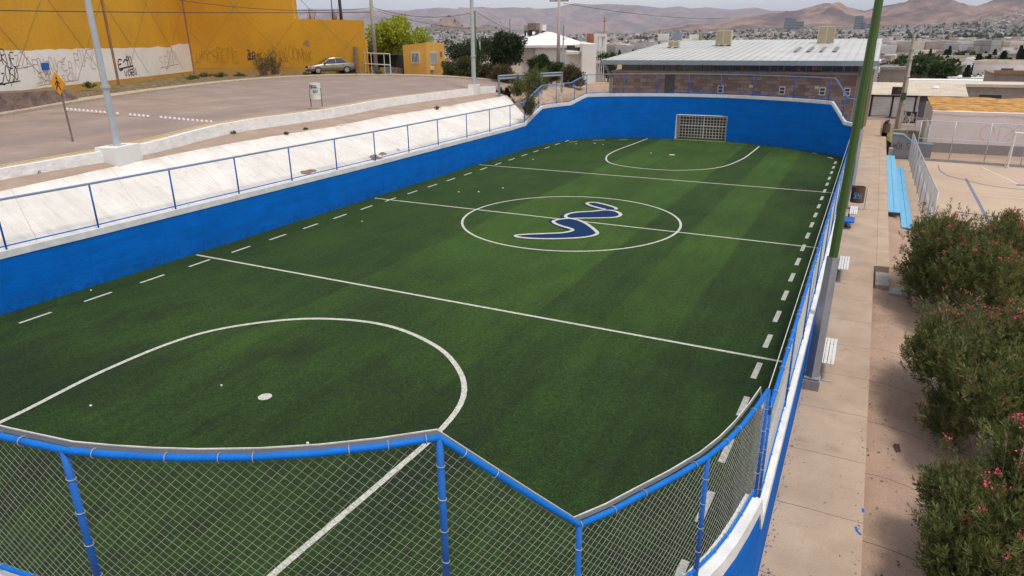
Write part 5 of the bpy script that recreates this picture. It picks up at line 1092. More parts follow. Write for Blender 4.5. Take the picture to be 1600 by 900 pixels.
# eroded bank behind the far left corner of the wall
bt = line([(806, 200, 1.6), (828, 184, 1.9), (850, 168, 2.3), (880, 163, 2.4), (905, 160, 2.5), (930, 152, 2.7), (962, 150, 2.6)])
bt = [Vector((-21.0, 43.0, 1.55)), Vector((-21.0, 45.2, 1.8)), Vector((-20.2, 47.8, 2.1)), Vector((-19.0, 49.4, 2.3)), Vector((-17.5, 50.3, 2.4)), Vector((-15.5, 51.2, 2.3)), Vector((-13, 52.0, 2.0))]
tp = line([(797, 148, 3.0), (812, 138, 3.25), (840, 137, 3.15), (870, 136, 3.05), (900, 133, 2.85), (930, 131, 2.65), (975, 130, 2.45)])
BT, TP = lerp_path(bt, 70), lerp_path(tp, 70)
Vb = []; nr = 26
for j in range(nr):
    for i in range(70):
        t = j/(nr-1); p = BT[i].lerp(TP[i], t); g_ = abs(vnoise(i*.20, t*1.2, 4))*1.1+abs(vnoise(i*.5, t*2, 9))*.4
        prof = t**.55; z = BT[i].z+(TP[i].z-BT[i].z)*prof; Vb.append((p.x, p.y, z-g_*.85*math.sin(math.pi*min(1, t*1.05))+.03*vnoise(p.x*5, p.y*5)))
tag(link('earth_bank', Vb, [(j*70+i, j*70+i+1, (j+1)*70+i+1, (j+1)*70+i) for j in range(nr-1) for i in range(69)], 'bank_earth', smooth=True), 'eroded tan earth bank with gullies behind the far left wall corner', 'bank', kind='structure')
sheet('concrete_apron', [tp[3]+Vector((0, 0, .02)), tp[4]+Vector((0, 0, .02)), tp[5]+Vector((0, 0, .02)), tp[6]+Vector((0, 0, .02)), at(975, 117, 2.25), at(930, 117, 2.3), at(890, 122, 2.6), at(860, 127, 2.9)], 'court', 'pale concrete apron in front of the white church', 'apron')
sheet('side_road', [A_far[-1]+Vector((0, 0, -.02)), R2[-1]+Vector((0, 0, -.02)), tp[1]+Vector((0, 0, .02)), tp[3]+Vector((0, 0, -.0)), at(860, 126, 2.95), at(790, 121.5, 3.3), at(730, 119.5, 3.7)], 'asphalt', 'asphalt continuing behind the guard rail', 'road')
# ragged earth where the white slope ends
# ---------------------------------------------------------------- white church
e = empty('church', atd(905, 125, 72)); tag(e, 'white church hall with a low white roof and an open bell frame', 'church'); c0_ = Vector(e.location); c0_.z = 0; e.location.z = 0
def Q(px, py, d): return atd(px, py, d)-c0_
m = MB(); fl, fr = Q(862, 128, 71), Q(931, 127, 71)
zb = 1.8
def quadwall(a, b, z0, za, zb_, mat, nm, dep=.3):
    a = Vector((a.x, a.y, 0)); b = Vector((b.x, b.y, 0)); d = (b-a).normalized(); nn = Vector((-d.y, d.x, 0))*dep; m = MB()
    q = [a, b, b+nn, a+nn]; zt = [za, zb_, zb_, za]; m.add([(p.x, p.y, z0) for p in q]+[(p.x, p.y, z) for p, z in zip(q, zt)], [(3, 2, 1, 0), (4, 5, 6, 7)]+[(i, (i+1) % 4, (i+1) % 4+4, i+4) for i in range(4)]); return m.build(nm, mat, e)
ztop = lambda px, py, d: atd(px, py, d).z
# front wing (right), main wall (left), roof planes
quadwall(Q(909, 125, 70), Q(930.5, 124, 70), zb, ztop(909, 68, 70), ztop(930.5, 69.5, 70), 'house_white', 'wall', 4)
quadwall(Q(884, 125, 72), Q(909, 125, 72), zb, ztop(884, 78, 72), ztop(909, 80, 72), 'house_white', 'wall', 5)
quadwall(Q(815, 122, 76), Q(884, 122, 73.5), zb, ztop(815, 71.5, 76), ztop(884, 71, 73.5), 'house_white', 'wall', 6)
m = MB(); a = [Q(808, 71, 74.5), Q(884, 70.5, 72), Q(932, 68.5, 69.5), Q(907, 65, 75), Q(862, 50, 80), Q(846, 49, 82), Q(832, 50, 84), Q(803, 58, 90)]
m.add([tuple(p) for p in a], [(0, 1, 4, 5), (1, 2, 3, 4), (0, 5, 6, 7)]); m.add([tuple(p-Vector((0, 0, .2))) for p in a], [(5, 4, 1, 0), (4, 3, 2, 1)])
for i, j in ((0, 1), (1, 2)): m.add([tuple(a[i]), tuple(a[j]), tuple(a[j]-Vector((0, 0, .25))), tuple(a[i]-Vector((0, 0, .25)))], [(3, 2, 1, 0)])
m.build('roof', 'house_white', e)
m = MB(); p = Q(884, 76, 70.5); q = Q(910, 76, 70.5); m.box(p.x, q.x, p.y, p.y+1.2, p.z-.55, p.z-.3); m.build('canopy', 'house_white', e)
m = MB(); p = Q(886, 72, 71.7); q = Q(908, 72, 71.7); m.box(p.x, q.x, p.y-.04, p.y, p.z-.55, p.z+.05); m.build('clerestory_window', 'glass_dark', e)
m = MB(); p = Q(893, 84, 71.8); q = Q(904, 84, 71.8); m.box(p.x, q.x, p.y-.04, p.y, p.z-2.3, p.z); f = m.build('window', 'frame_grey', e); m = MB(); m.box(p.x+.1, q.x-.1, p.y-.07, p.y-.045, p.z-2.2, p.z-.1); m.build('pane', 'glass_dark', f)
for x0, x1 in ((822, 836), (842, 856), (862, 874)):
    m = MB(); p = Q(x0, 75, 75.2); q = Q(x1, 75, 74.2); m.box(p.x, q.x, min(p.y, q.y)-.4, min(p.y, q.y)-.34, p.z-1.6, p.z); m.build('window', 'beam_tan', e)
# open bell frame
m = MB()
for px in (931.5, 938.5, 945): p = Q(px, 60, 73); m.box(p.x-.17, p.x+.17, p.y-.17, p.y+.17, 1.8, ztop(px, 53.5, 73))
for py in (53.5, 76, 95): p = Q(931, py, 73); q = Q(946, py, 73); z = ztop(938, py, 73); m.box(p.x-.2, q.x+.2, p.y-.1, p.y+.1, z-.24, z+.05)
m.build('bell_frame', 'house_white', e)
m = MB(); p = Q(917, 54, 73.6); q = Q(922.5, 54, 73.6); m.box(p.x, q.x+.1, p.y, p.y+1, ztop(917, 68, 73.6), ztop(917, 52.5, 73.6)); m.build('terracotta_block', 'terracotta', e)
m = MB(); p = Q(944, 52, 73); m.tube([(p.x, p.y, p.z), (p.x, p.y, p.z+1.65)], .05, 6); m.tube([(p.x-.25, p.y, p.z+1.2), (p.x+.25, p.y, p.z+1.2)], .04, 6); m.tube([(p.x, p.y, p.z-.1), (p.x, p.y, p.z+.2)], [.25, .08], 8); m.build('mast', 'terracotta', e)
m = MB()
for k in range(4): p = Q(933+k*3.4, 100, 72.6); m.box(p.x-.03, p.x+.03, p.y, p.y+.05, 1.9, ztop(935, 90, 72.6))
m.build('railing', 'bench_white', e)
def roofbox(px, py, d, w, h, mat, nm, lab):
    c = atd(px, py, d); e2 = empty(nm, c); tag(e2, lab, 'roof unit', 'units on the church roof'); m = MB(); m.box(-w/2, w/2, -w/2, w/2, 0, h); m.build('housing', mat, e2); m = MB()
    for sx in (-1, 1): m.box(sx*w*.4-.04, sx*w*.4+.04, -w*.4, w*.4, -.9, 0)
    m.box(-w*.4, w*.4, -.04, .04, -.1, 0); m.build('stand', 'steel_dark', e2)
roofbox(834, 47, 80, 1.1, .75, 'wood_grey', 'roof_cooler', 'brown cooler on the church roof'); roofbox(823, 48, 82, .5, .6, 'frame_grey', 'roof_cooler', 'small grey cooler left of the brown one on the church roof'); roofbox(845, 48, 81, 1.0, .65, 'house_white', 'roof_tank', 'white tank block on the church roof right of the brown cooler')

# ================================================================ VEGETATION
def leaf_mesh(name, P, Dr, ln, wd, cols, mat='leaf', parent=None, fold=True):
    """P centres, Dr unit directions, ln/wd sizes: one pointed quad per leaf"""
    n = len(P); rnd = RNG.normal(size=(n, 3)); sd_ = np.cross(Dr, rnd); sd_ /= np.linalg.norm(sd_, axis=1)[:, None]+1e-9
    ln = ln[:, None]; wd = wd[:, None]
    V_ = np.empty((n, 4, 3)); V_[:, 0] = P; V_[:, 1] = P+Dr*ln*.5+sd_*wd*.5; V_[:, 2] = P+Dr*ln; V_[:, 3] = P+Dr*ln*.5-sd_*wd*.5
    Fq = np.arange(n*4).reshape(n, 4); return link(name, V_.reshape(-1, 3), Fq, mat, parent, cols=np.repeat(cols, 4, axis=0))
def crown_pts(n, blobs, shell=.55):
    """points spread through several overlapping lobes, denser near their surface"""
    w = np.array([b[3]*b[4]*b[5] for b in blobs])**.67; w = w/w.sum(); idx = RNG.choice(len(blobs), n, p=w); B = np.array(blobs)[idx]
    d = RNG.normal(size=(n, 3)); d /= np.linalg.norm(d, axis=1)[:, None]; r = (shell+(1-shell)*RNG.random(n)**.6)[:, None]
    r = np.where(RNG.random((n, 1)) < .3, RNG.random((n, 1))**.5, r)
    return B[:, :3]+d*B[:, 3:6]*r*(1+.12*RNG.normal(size=(n, 1))), d, idx
def make_blobs(rx, rz_, n, zc, rnd, squash=.75):
    bl = [(0, 0, zc, rx*.68, rx*.68, rz_*.75)]
    for k in range(n):
        a = rnd.uniform(0, 6.28); rr = rx*rnd.uniform(.25, .72); zz = zc+rz_*rnd.uniform(-.55, .62); s = rx*rnd.uniform(.22, .42); bl.append((rr*math.cos(a), rr*math.sin(a), zz, s, s, s*squash))
    return bl
def tree(name, loc, h, rx, rz_, lab, cat='tree', dark=(.025, .05, .014), light=(.06, .10, .025), n=5000, leaf=.22, nb=14, seed=1, grp=None, trunk=None, zc=None, shell=.55, squash=.75):
    rnd = random.Random(seed); e = empty(name, loc); tag(e, lab, cat, grp); zc = zc or h-rz_; bl = make_blobs(rx, rz_, nb, zc, rnd, squash)
    P, d, idx = crown_pts(n, bl, shell); P[:, 2] = np.maximum(P[:, 2], .1)
    Dr = d+RNG.normal(size=d.shape)*.7; Dr[:, 2] += .15; Dr /= np.linalg.norm(Dr, axis=1)[:, None]
    hue = RNG.random(len(bl))[idx]*.55+RNG.random(n)*.45; c = np.outer(1-hue, dark)+np.outer(hue, light); c *= (1+.18*RNG.normal(size=(n, 1))).clip(.5, 1.6)
    leaf_mesh('crown', P, Dr, leaf*(.6+.8*RNG.random(n)), leaf*.55*(.6+.8*RNG.random(n)), c, parent=e)
    m = MB(); tr = trunk or .035*h; pts = [Vector((0, 0, -.4)), Vector((rnd.uniform(-.1, .1), rnd.uniform(-.1, .1), zc*.5)), Vector((0, 0, zc))]; m.tube(pts, [tr, tr*.8, tr*.5], 7)
    for b in bl[1:9]: m.tube([(0, 0, zc*.55), ((b[0])*.5, b[1]*.5, (zc*.55+b[2])/2+.1), b[:3]], [tr*.4, tr*.28, tr*.1], 5)
    m.build('trunk', 'wood_grey', e); return e
GY = dict(dark=(.20, .24, .02), light=(.46, .50, .04))
DK = dict(dark=(.016, .032, .012), light=(.04, .068, .022)); MD = dict(dark=(.025, .05, .014), light=(.065, .095, .026)); OL = dict(dark=(.05, .06, .02), light=(.11, .115, .04)); BR = dict(dark=(.055, .045, .02), light=(.11, .085, .04))
c = atd(622, 118, 69); tree('broad_tree', (c.x, c.y, 3.6), 6.2, 2.75, 3.0, 'bright yellow green tree behind the tubular gate and orange office', n=9000, leaf=.26, nb=20, seed=3, squash=.9, **GY)
c = atd(652, 118, 72); tree('broad_tree', (c.x, c.y, 3.6), 5.0, 2.0, 2.4, 'smaller yellow green tree joining the bright one on its right', n=4000, leaf=.24, nb=12, seed=5, **GY)
c = atd(596, 118, 76); tree('broad_tree', (c.x, c.y, 3.6), 3.9, 2.4, 2.0, 'darker green tree below the bright one behind the scrap shed', n=3000, leaf=.24, nb=10, seed=6, **MD)
c = atd(792, 118, 62); tree('round_tree', (c.x, c.y, 2.6), 5.5, 2.05, 1.9, 'dense dark green round tree with a domed crown behind the road end', n=9000, leaf=.2, nb=16, seed=7, **DK)
c = atd(725, 112, 70); tree('round_tree', (c.x, c.y, 2.6), 4.6, 2.5, 1.3, 'low wide dark tree right of the orange office', n=5000, leaf=.2, nb=12, seed=8, **DK)
c = atd(748, 110, 74); tree('round_tree', (c.x, c.y, 2.6), 5.0, 2.0, 1.7, 'mid green loose tree between the green pole and the domed tree', n=4000, leaf=.22, nb=12, seed=9, **OL)
c = atd(843, 120, 63); tree('broad_tree', (c.x, c.y, 2.4), 3.6, 1.25, 1.3, 'leafy mid green tree before the white church, left one', n=5000, leaf=.17, nb=12, seed=10, **MD)
c = atd(862, 120, 64); tree('broad_tree', (c.x, c.y, 2.3), 3.0, 1.1, 1.1, 'leafy mid green tree before the white church, nearest the concrete pole', n=3500, leaf=.17, nb=10, seed=11, **MD)
c = atd(892, 122, 62); tree('broad_tree', (c.x, c.y, 2.3), 2.9, 1.35, 1.3, 'brownish green bushy tree right of the concrete pole by the church', n=5500, leaf=.15, nb=12, seed=12, **BR)
c = atd(783, 118, 59); tree('bush', (c.x, c.y, 2.9), 2.2, 1.6, 1.0, 'brown dried bush under the domed dark tree', 'bush', n=4500, leaf=.15, nb=12, seed=13, **BR)
c = atd(718, 118, 60); tree('bush', (c.x, c.y, 3.3), 2.5, 1.5, 1.2, 'tall olive bush beside the orange office', 'bush', n=5000, leaf=.16, nb=12, seed=14, **OL)
c = atd(738, 118, 60); tree('bush', (c.x, c.y, 3.3), 2.3, 1.4, 1.1, 'olive bush behind the silver lamp post', 'bush', n=4000, leaf=.16, nb=12, seed=15, **OL)
c = atd(762, 118, 60); tree('bush', (c.x, c.y, 3.2), 2.0, 1.3, 1.0, 'dark brown bush left of the domed tree', 'bush', n=4000, leaf=.15, nb=12, seed=16, **BR)
c = atd(705, 116, 61); tree('bush', (c.x, c.y, 3.4), 2.0, 1.0, .9, 'dark bush right against the orange office', 'bush', n=2500, leaf=.15, nb=8, seed=17, **MD)
c = atd(950, 112, 74); tree('broad_tree', (c.x, c.y, 1.6), 4.4, 1.3, 1.7, 'bright mid green tree seen through and beside the bell frame', n=3500, leaf=.2, nb=10, seed=18, **MD)
c = atd(932, 112, 78); tree('broad_tree', (c.x, c.y, 1.6), 5.0, 1.3, 1.9, 'green tree behind the bell frame', n=3500, leaf=.2, nb=10, seed=19, dark=(.03, .06, .01), light=(.08, .13, .03))
def weedy(px, py, z, r, h, lab, n, seed, cols, leaf=.07, cat='bush', name='bush', grp=None, stems=40):
    """thin upright stems carrying small narrow leaves"""
    c = at(px, py, z); rnd = random.Random(seed); e = empty(name, c); tag(e, lab, cat, grp); m = MB(); tips = []
    for k in range(stems):
        a = rnd.uniform(0, 6.28); q = rnd.random()**.6*r; t = Vector((q*math.cos(a), q*math.sin(a), h*(1-.55*(q/r)**2)*rnd.uniform(.55, 1.1))); b = Vector((t.x*.35, t.y*.35, 0)); mid = b.lerp(t, .5)+Vector((0, 0, .1*h)); m.tube([b, mid, t], [.012, .008, .003], 3, caps=False); tips.append((b, mid, t))
    m.build('stems', 'wood_grey', e); k = np.array([[*(tips[i][0]), *(tips[i][1]), *(tips[i][2])] for i in RNG.integers(0, stems, n)]); t = RNG.random((n, 1))**.6
    A, B, C_ = k[:, :3], k[:, 3:6], k[:, 6:]; P = (1-t)**2*A+2*t*(1-t)*B+t*t*C_+RNG.normal(size=(n, 3))*r*.07; P[:, 2] = np.maximum(P[:, 2], .02)
    Dr = RNG.normal(size=(n, 3)); Dr[:, 2] = abs(Dr[:, 2])+.3; Dr /= np.linalg.norm(Dr, axis=1)[:, None]; hue = RNG.random((n, 1)); cc = np.array(cols[0])*(1-hue)+np.array(cols[1])*hue
    leaf_mesh('leaves', P, Dr, leaf*(.7+.8*RNG.random(n)), leaf*.35*(.7+.6*RNG.random(n)), cc, parent=e); return e
WG = ((.06, .08, .02), (.15, .17, .05))
weedy(832, 152, 3.0, 1.1, 2.2, 'tall light green weedy bush growing at the end of the white slope', 6000, 31, WG, .12, stems=90)
weedy(808, 150, 3.0, .7, 1.4, 'smaller green bush at the top corner of the white slope', 3000, 32, WG, .11)
weedy(850, 140, 3.0, .8, 1.8, 'pale weedy bush behind the guard rail right of the tall one', 3000, 33, WG, .11)
weedy(826, 180, 2.2, .8, 1.5, 'low weedy bush on the bank just behind the blue fence', 3500, 34, ((.05, .06, .02), (.12, .12, .05)), .10)
weedy(862, 128, 3.0, .9, 1.2, 'dry brown weedy bush behind the guard rail by the concrete pole', 2500, 35, ((.09, .07, .03), (.17, .13, .06)), .11)
weedy(412, 117, 4.4, 1.0, 1.9, 'scraggly leafless looking shrub left half against the yellow wall', 1100, 36, ((.05, .055, .02), (.12, .11, .04)), .12, stems=60)
weedy(430, 116, 4.4, .9, 2.2, 'scraggly shrub right half against the yellow wall', 1100, 37, ((.05, .055, .02), (.12, .11, .04)), .12, stems=60)
for i, (px, py, w, lab) in enumerate(((478, 121, .5, 'green weeds in front of the parked car'), (322, 121, .6, 'green grass tuft at the foot of the wall corner'), (345, 121, .7, 'weeds at the wall foot right of the corner tuft'), (140, 138, .5, 'small weed tuft beside the stone wall'), (375, 121, .6, 'dry weeds at the wall foot before the scraggly shrub'), (300, 125, .7, 'low grass at the verge left of the wall corner'), (592, 118, .5, 'weed tuft at the foot of the pale concrete pole'))):
    weedy(px, py, 4.25, w, .35, lab, 500, 40+i, ((.05, .08, .015), (.15, .16, .05)), .12, 'weeds', 'weeds', stems=25)
for i, (px, py, z, w, hh, lab) in enumerate(((491, 188, 3.1, .55, .14, 'green grass strip growing along the foot of the parapet'), (508, 185, 3.1, .4, .12, 'short grass tuft right of the longer grass strip at the parapet'), (364, 209, 3.08, .25, .1, 'small grass tuft at the parapet foot'), (683, 171, 2.95, .18, .2, 'small weed sprouting on the white slope top'), (477, 203, 2.98, .14, .08, 'tiny weed at the slope edge'), (447, 210, 2.98, .14, .08, 'second tiny weed at the slope edge'), (60, 271, 3.02, .2, .08, 'tuft at the parapet foot near the left edge'))):
    e = weedy(px, py, z, w, hh, lab, 500 if w > .3 else 160, 60+i, ((.04, .08, .015), (.10, .15, .03)), .07, 'weeds', 'weeds', stems=20)
    if w > .3: e.scale = (.35, 1.8, 1)
for i, (px, py) in enumerate(((1660, 120), (486, 30), (523, 28))[1:]):
    c = atd(px, py, 80); weedy_c = empty('bare_tree', (c.x, c.y, c.z-3.2)); tag(weedy_c, ('bare reddish tree top peeping over the low yellow wall, left one', 'bare reddish tree top peeping over the low yellow wall, right one')[i], 'tree'); m = MB(); r = random.Random(i+70)
    for k in range(46): a = r.uniform(0, 6.28); q = r.random()*.7; m.tube([(0, 0, 1), (q*math.cos(a)*.4, q*math.sin(a)*.4, 2.6), (q*math.cos(a), q*math.sin(a), 3.2+r.uniform(-.5, 1.2))], [.04, .022, .012], 3, caps=False)
    m.build('branches', 'cloth_brown', weedy_c)

# oleanders: long narrow leaves in whorls along upright shoots, pink flower clusters
def oleander(x, y, z, rx, ry, h, lab, shoots, seed, tint=1., flower=70, bias=(0, 0)):
    rnd = random.Random(seed); rg_ = np.random.default_rng(seed); e = empty('oleander', (x, y, z)); tag(e, lab, 'flowering shrub', 'oleander shrubs beside the walkway')
    lobes = [(0, 0, h*.38, rx*.80, ry*.80, h*.46)]
    for k in range(22):
        a = rnd.uniform(0, 6.28); q = rnd.uniform(.35, .72); lobes.append((rx*q*math.cos(a), ry*q*math.sin(a), h*rnd.uniform(.16, .72), rx*rnd.uniform(.20, .36), ry*rnd.uniform(.22, .36), h*rnd.uniform(.18, .30)))
    B = np.array(lobes); w = (B[:, 3]*B[:, 4]*B[:, 5])**.6; idx = rg_.choice(len(B), shoots, p=w/w.sum()); b = B[idx]
    d = rg_.normal(size=(shoots, 3)); d[:, 2] = np.where(d[:, 2] < -.2, -d[:, 2], d[:, 2]); d /= np.linalg.norm(d, axis=1)[:, None]
    tip = b[:, :3]+d*b[:, 3:6]*(.62+.5*rg_.random((shoots, 1))**1.2); tip[:, 2] = np.maximum(tip[:, 2], .12)
    lank = rg_.random(shoots) < .05; tip[lank] += d[lank]*.12+np.array([0, 0, 1.])*rg_.uniform(.1, .42, (lank.sum(), 1))
    inner = rg_.random(shoots) < .25; tip[inner] = b[inner, :3]+d[inner]*b[inner, 3:6]*rg_.random((inner.sum(), 1))
    up = d*.8+np.array([0, 0, .85])+rg_.normal(size=d.shape)*.22; up /= np.linalg.norm(up, axis=1)[:, None]
    nl = 26; L_ = .20+.28*rg_.random((shoots, 1)); t = rg_.random((shoots, nl)); P = tip[:, None, :]-up[:, None, :]*(L_[:, :, None]*t[:, :, None])
    side = rg_.normal(size=(shoots, nl, 3)); side -= (side*up[:, None, :]).sum(2, keepdims=True)*up[:, None, :]; side /= np.linalg.norm(side, axis=2, keepdims=True)
    Dr = up[:, None, :]*(.45+.7*(1-t[:, :, None]))+side*(.55+.5*t[:, :, None])+rg_.normal(size=side.shape)*.12; Dr /= np.linalg.norm(Dr, axis=2, keepdims=True)
    hs = rg_.random((shoots, 1)); hl = rg_.random((shoots, nl)); hue = .6*hs+.4*hl; young = (1-t)*.35*(rg_.random((shoots, 1)) < .5)
    c0, c1, c2 = np.array((.047, .062, .019)), np.array((.130, .150, .040)), np.array((.26, .27, .08)); brown = np.array((.26, .14, .08))
    cc = c0*(1-hue[..., None])+c1*hue[..., None]; cc = cc*(1-young[..., None])+c2*young[..., None]; br = (rg_.random((shoots, 1)) < .22)*rg_.random((shoots, nl))*.6; cc = cc*(1-br[..., None])+brown*br[..., None]; cc *= tint
    n = shoots*nl; leaf_mesh('leaves', P.reshape(-1, 3), Dr.reshape(-1, 3), (.065+.06*rg_.random(n)), (.014+.009*rg_.random(n)), cc.reshape(-1, 3), parent=e)
    m = MB()
    for k in range(90):
        i = rnd.randrange(shoots); a = rnd.uniform(0, 6.28); m.tube([(.18*math.cos(a), .18*math.sin(a), 0), tuple(tip[i]*np.array([.55, .55, .5])), tuple(tip[i])], [.022, .013, .004], 4, caps=False)
    m.build('stems', 'wood_grey', e)
    top = np.argsort(-(tip[:, 2]+rg_.random(shoots)*h*1.7+tip[:, 0]*bias[0]+tip[:, 1]*bias[1]))[:flower]; PP = []; DD = []; CC = []
    for i in top:
        q = tip[i]+up[i]*.02
        for k in range(rnd.randint(5, 16)): dd = rg_.normal(size=3); dd[2] = abs(dd[2]); dd /= np.linalg.norm(dd); PP.append(q+dd*.025+rg_.normal(size=3)*.02); DD.append(dd); r_ = rnd.random(); CC.append((.55+.25*r_, .04+.10*r_, .09+.12*r_))
    PP, DD, CC = map(np.array, (PP, DD, CC)); n = len(PP); leaf_mesh('flowers', PP, DD, .026+.016*rg_.random(n), .024+.014*rg_.random(n), CC, parent=e)['kind'] = 'stuff'; return e
oleander(3.05, 22.2, -.45, 2.0, 3.7, 2.95, 'big oleander with few pink flowers nearest the blue bleacher', 7600, 101, flower=60)
oleander(2.75, 14.9, -.45, 1.48, 2.9, 2.75, 'middle oleander with many pink flowers on its crown', 6600, 102, flower=105, bias=(0, .5))
oleander(2.45, 9.6, -.45, 1.2, 2.0, 2.35, 'nearest oleander at the lower right corner with pink flowers', 5200, 103, flower=55)
# fallen leaves, grit and pebbles
def scatter(name, pts, size, cols, lab, cat, flat=True):
    n = len(pts); P = np.array(pts); Dr = RNG.normal(size=(n, 3)); Dr[:, 2] *= .12 if flat else 1; Dr /= np.linalg.norm(Dr, axis=1)[:, None]; h = RNG.random((n, 1)); cc = np.array(cols[0])*(1-h)+np.array(cols[1])*h
    V_ = np.empty((n, 4, 3)); sd_ = np.stack([-Dr[:, 1], Dr[:, 0], RNG.normal(size=n)*.15], 1); L_ = (size*(.4+1.2*RNG.random(n)**2))[:, None]; w_ = L_*(.3+.5*RNG.random((n, 1)))
    V_[:, 0] = P; V_[:, 1] = P+Dr*L_*.5+sd_*w_*.5; V_[:, 2] = P+Dr*L_; V_[:, 3] = P+Dr*L_*.5-sd_*w_*.5; V_[:, :, 2] += .004
    return tag(link(name, V_.reshape(-1, 3), np.arange(n*4).reshape(n, 4), 'leaf', cols=np.repeat(cc, 4, axis=0)), lab, cat, kind='stuff')
def lowz(x): return -.30-.30*sm(.9, 2.9, x)+.014
pts = []
for k in range(1100): y = rg.uniform(5, 27); x = 2.7-abs(rg.gauss(0, .75)); pts += [(x, y, lowz(x))] if x > .86 else []
for k in range(500): pts.append((rg.uniform(.84, 2.7)**1., rg.uniform(5, 30), 0)); pts[-1] = (pts[-1][0], pts[-1][1], lowz(pts[-1][0]))
scatter('fallen_leaves', pts, .042, ((.20, .13, .06), (.07, .05, .03)), 'dry fallen leaves and petals on the pavement under the shrubs', 'fallen leaves')
pts = [(rg.uniform(-.42, .8), rg.uniform(7, 60), .003) for k in range(700)]+[(-.42+abs(rg.gauss(0, .06)), rg.uniform(7, 45), .003) for k in range(500)]+[(.8-abs(rg.gauss(0, .05)), rg.uniform(7, 45), .003) for k in range(250)]
scatter('grit', pts, .028, ((.10, .08, .06), (.30, .25, .2)), 'dark grit and small dry leaves scattered on the walkway', 'grit')
pts = []
for k in range(2600):
    i = rg.randrange(2, 50); q = A_far[i].lerp(FB[min(59, i)], .0); n_ = perp(far_k, rg.choice((.2, -.25, 1.3, 2.0))+rg.gauss(0, .25), .04)[i]; q2 = n_.lerp(perp(far_k, 1.2, .05)[i+1], 0) if False else n_; pts.append((q2.x+rg.uniform(-.4, .4), q2.y+rg.uniform(-.4, .4), q2.z+.02)) if k % 4 == 0 else None
scatter('gravel', pts, .12, ((.45, .38, .30), (.16, .12, .09)), 'loose stones and rubble along the far kerb and verge', 'gravel', flat=False)
pts = [(-20.82-abs(rg.gauss(0, .12)), rg.uniform(6, 43), 1.60) for k in range(900)]
scatter('slope_debris', pts, .06, ((.28, .2, .13), (.1, .09, .05)), 'dry leaves and dirt gathered at the foot of the white slope', 'debris')
# ================================================================ THE CITY
pal = [(.70, .66, .64), (.74, .71, .70), (.60, .53, .49), (.50, .42, .34), (.42, .37, .33), (.34, .28, .25), (.45, .24, .15), (.60, .54, .42), (.30, .28, .28), (.70, .68, .66), (.52, .36, .28)]
def boxes_mesh(name, X, Y, Zb, Wd, Dp, Ht, Ro, C_, parent=None):
    n = len(X); c, s = np.cos(Ro), np.sin(Ro); V_ = np.empty((n, 8, 3)); k = 0
    for z in (0, 1):
        for a, b in ((-.5, -.5), (.5, -.5), (.5, .5), (-.5, .5)):
            V_[:, k, 0] = X+a*Wd*c-b*Dp*s; V_[:, k, 1] = Y+a*Wd*s+b*Dp*c; V_[:, k, 2] = Zb-2+z*(Ht+2); k += 1
    f = np.array([(0, 1, 5, 4), (1, 2, 6, 5), (2, 3, 7, 6), (3, 0, 4, 7), (4, 5, 6, 7)]); Fq = (np.arange(n)[:, None, None]*8+f).reshape(-1, 4)
    cc = np.repeat(C_, 8, axis=0).reshape(n, 8, 3).copy(); cc[:, :4] *= .72; cc[:, 4:] = cc[:, 4:]*.75+.13   # shading contrast put into the colour: walls darker below, roofs lighter
    return link(name, V_.reshape(-1, 3), Fq, 'city_paint', parent, cols=cc.reshape(-1, 3))
def pxof(x, y): v = np.array([x, y, -CH]); return 800+F*(v@RT)/(v@FW)
rngc = np.random.default_rng(11); rc = random.Random(11)
# far city: thousands of small blocks that read as one mass
N_ = 64000; px_ = rngc.uniform(560, 1700, N_); az_ = np.array([px2az(p) for p in px_]); rr_ = np.exp(rngc.uniform(np.log(430), np.log(5200), N_))
left = px_ < 1000; rr_ = np.where(left & (rngc.random(N_) < .3), np.exp(rngc.uniform(np.log(900), np.log(4600), N_)), rr_)
X = rr_*np.sin(az_); Y = rr_*np.cos(az_)
dens = np.array([noise.noise(Vector((x/420, y/420, 1.))) for x, y in zip(X, Y)]); keep = (dens > -.32)
far_lim = np.interp(px_, [560, 760, 900, 1100, 1300, 1500, 1700], [3600, 3600, 4300, 4500, 4200, 4700, 5000]); keep &= rr_ < far_lim
X, Y, rr_ = X[keep], Y[keep], rr_[keep]; n = len(X); Z_ = np.array([th(x, y) for x, y in zip(X, Y)])
sz = np.clip(rr_/260, 1, 2.0); Wd = rngc.uniform(5, 11, n)*sz**.45; Dp = rngc.uniform(5, 10, n)*sz**.45; Ht = rngc.uniform(3, 6.5, n)*np.where(rngc.random(n) < .07, 1.9, 1.)
Ro = np.round(rngc.random(n)*2)/2*1.2+.25+rngc.normal(size=n)*.05; pa = np.array(pal); C_ = pa[rngc.choice(len(pal), n, p=np.array([16, 14, 12, 8, 8, 9, 7, 8, 7, 14, 6])/109)]*rngc.uniform(.28, 1.05, (n, 1))
tag(boxes_mesh('far_city', X, Y, Z_, Wd, Dp, Ht, Ro, C_), 'dense mass of small pale and brick houses filling the valley', 'city', kind='stuff')
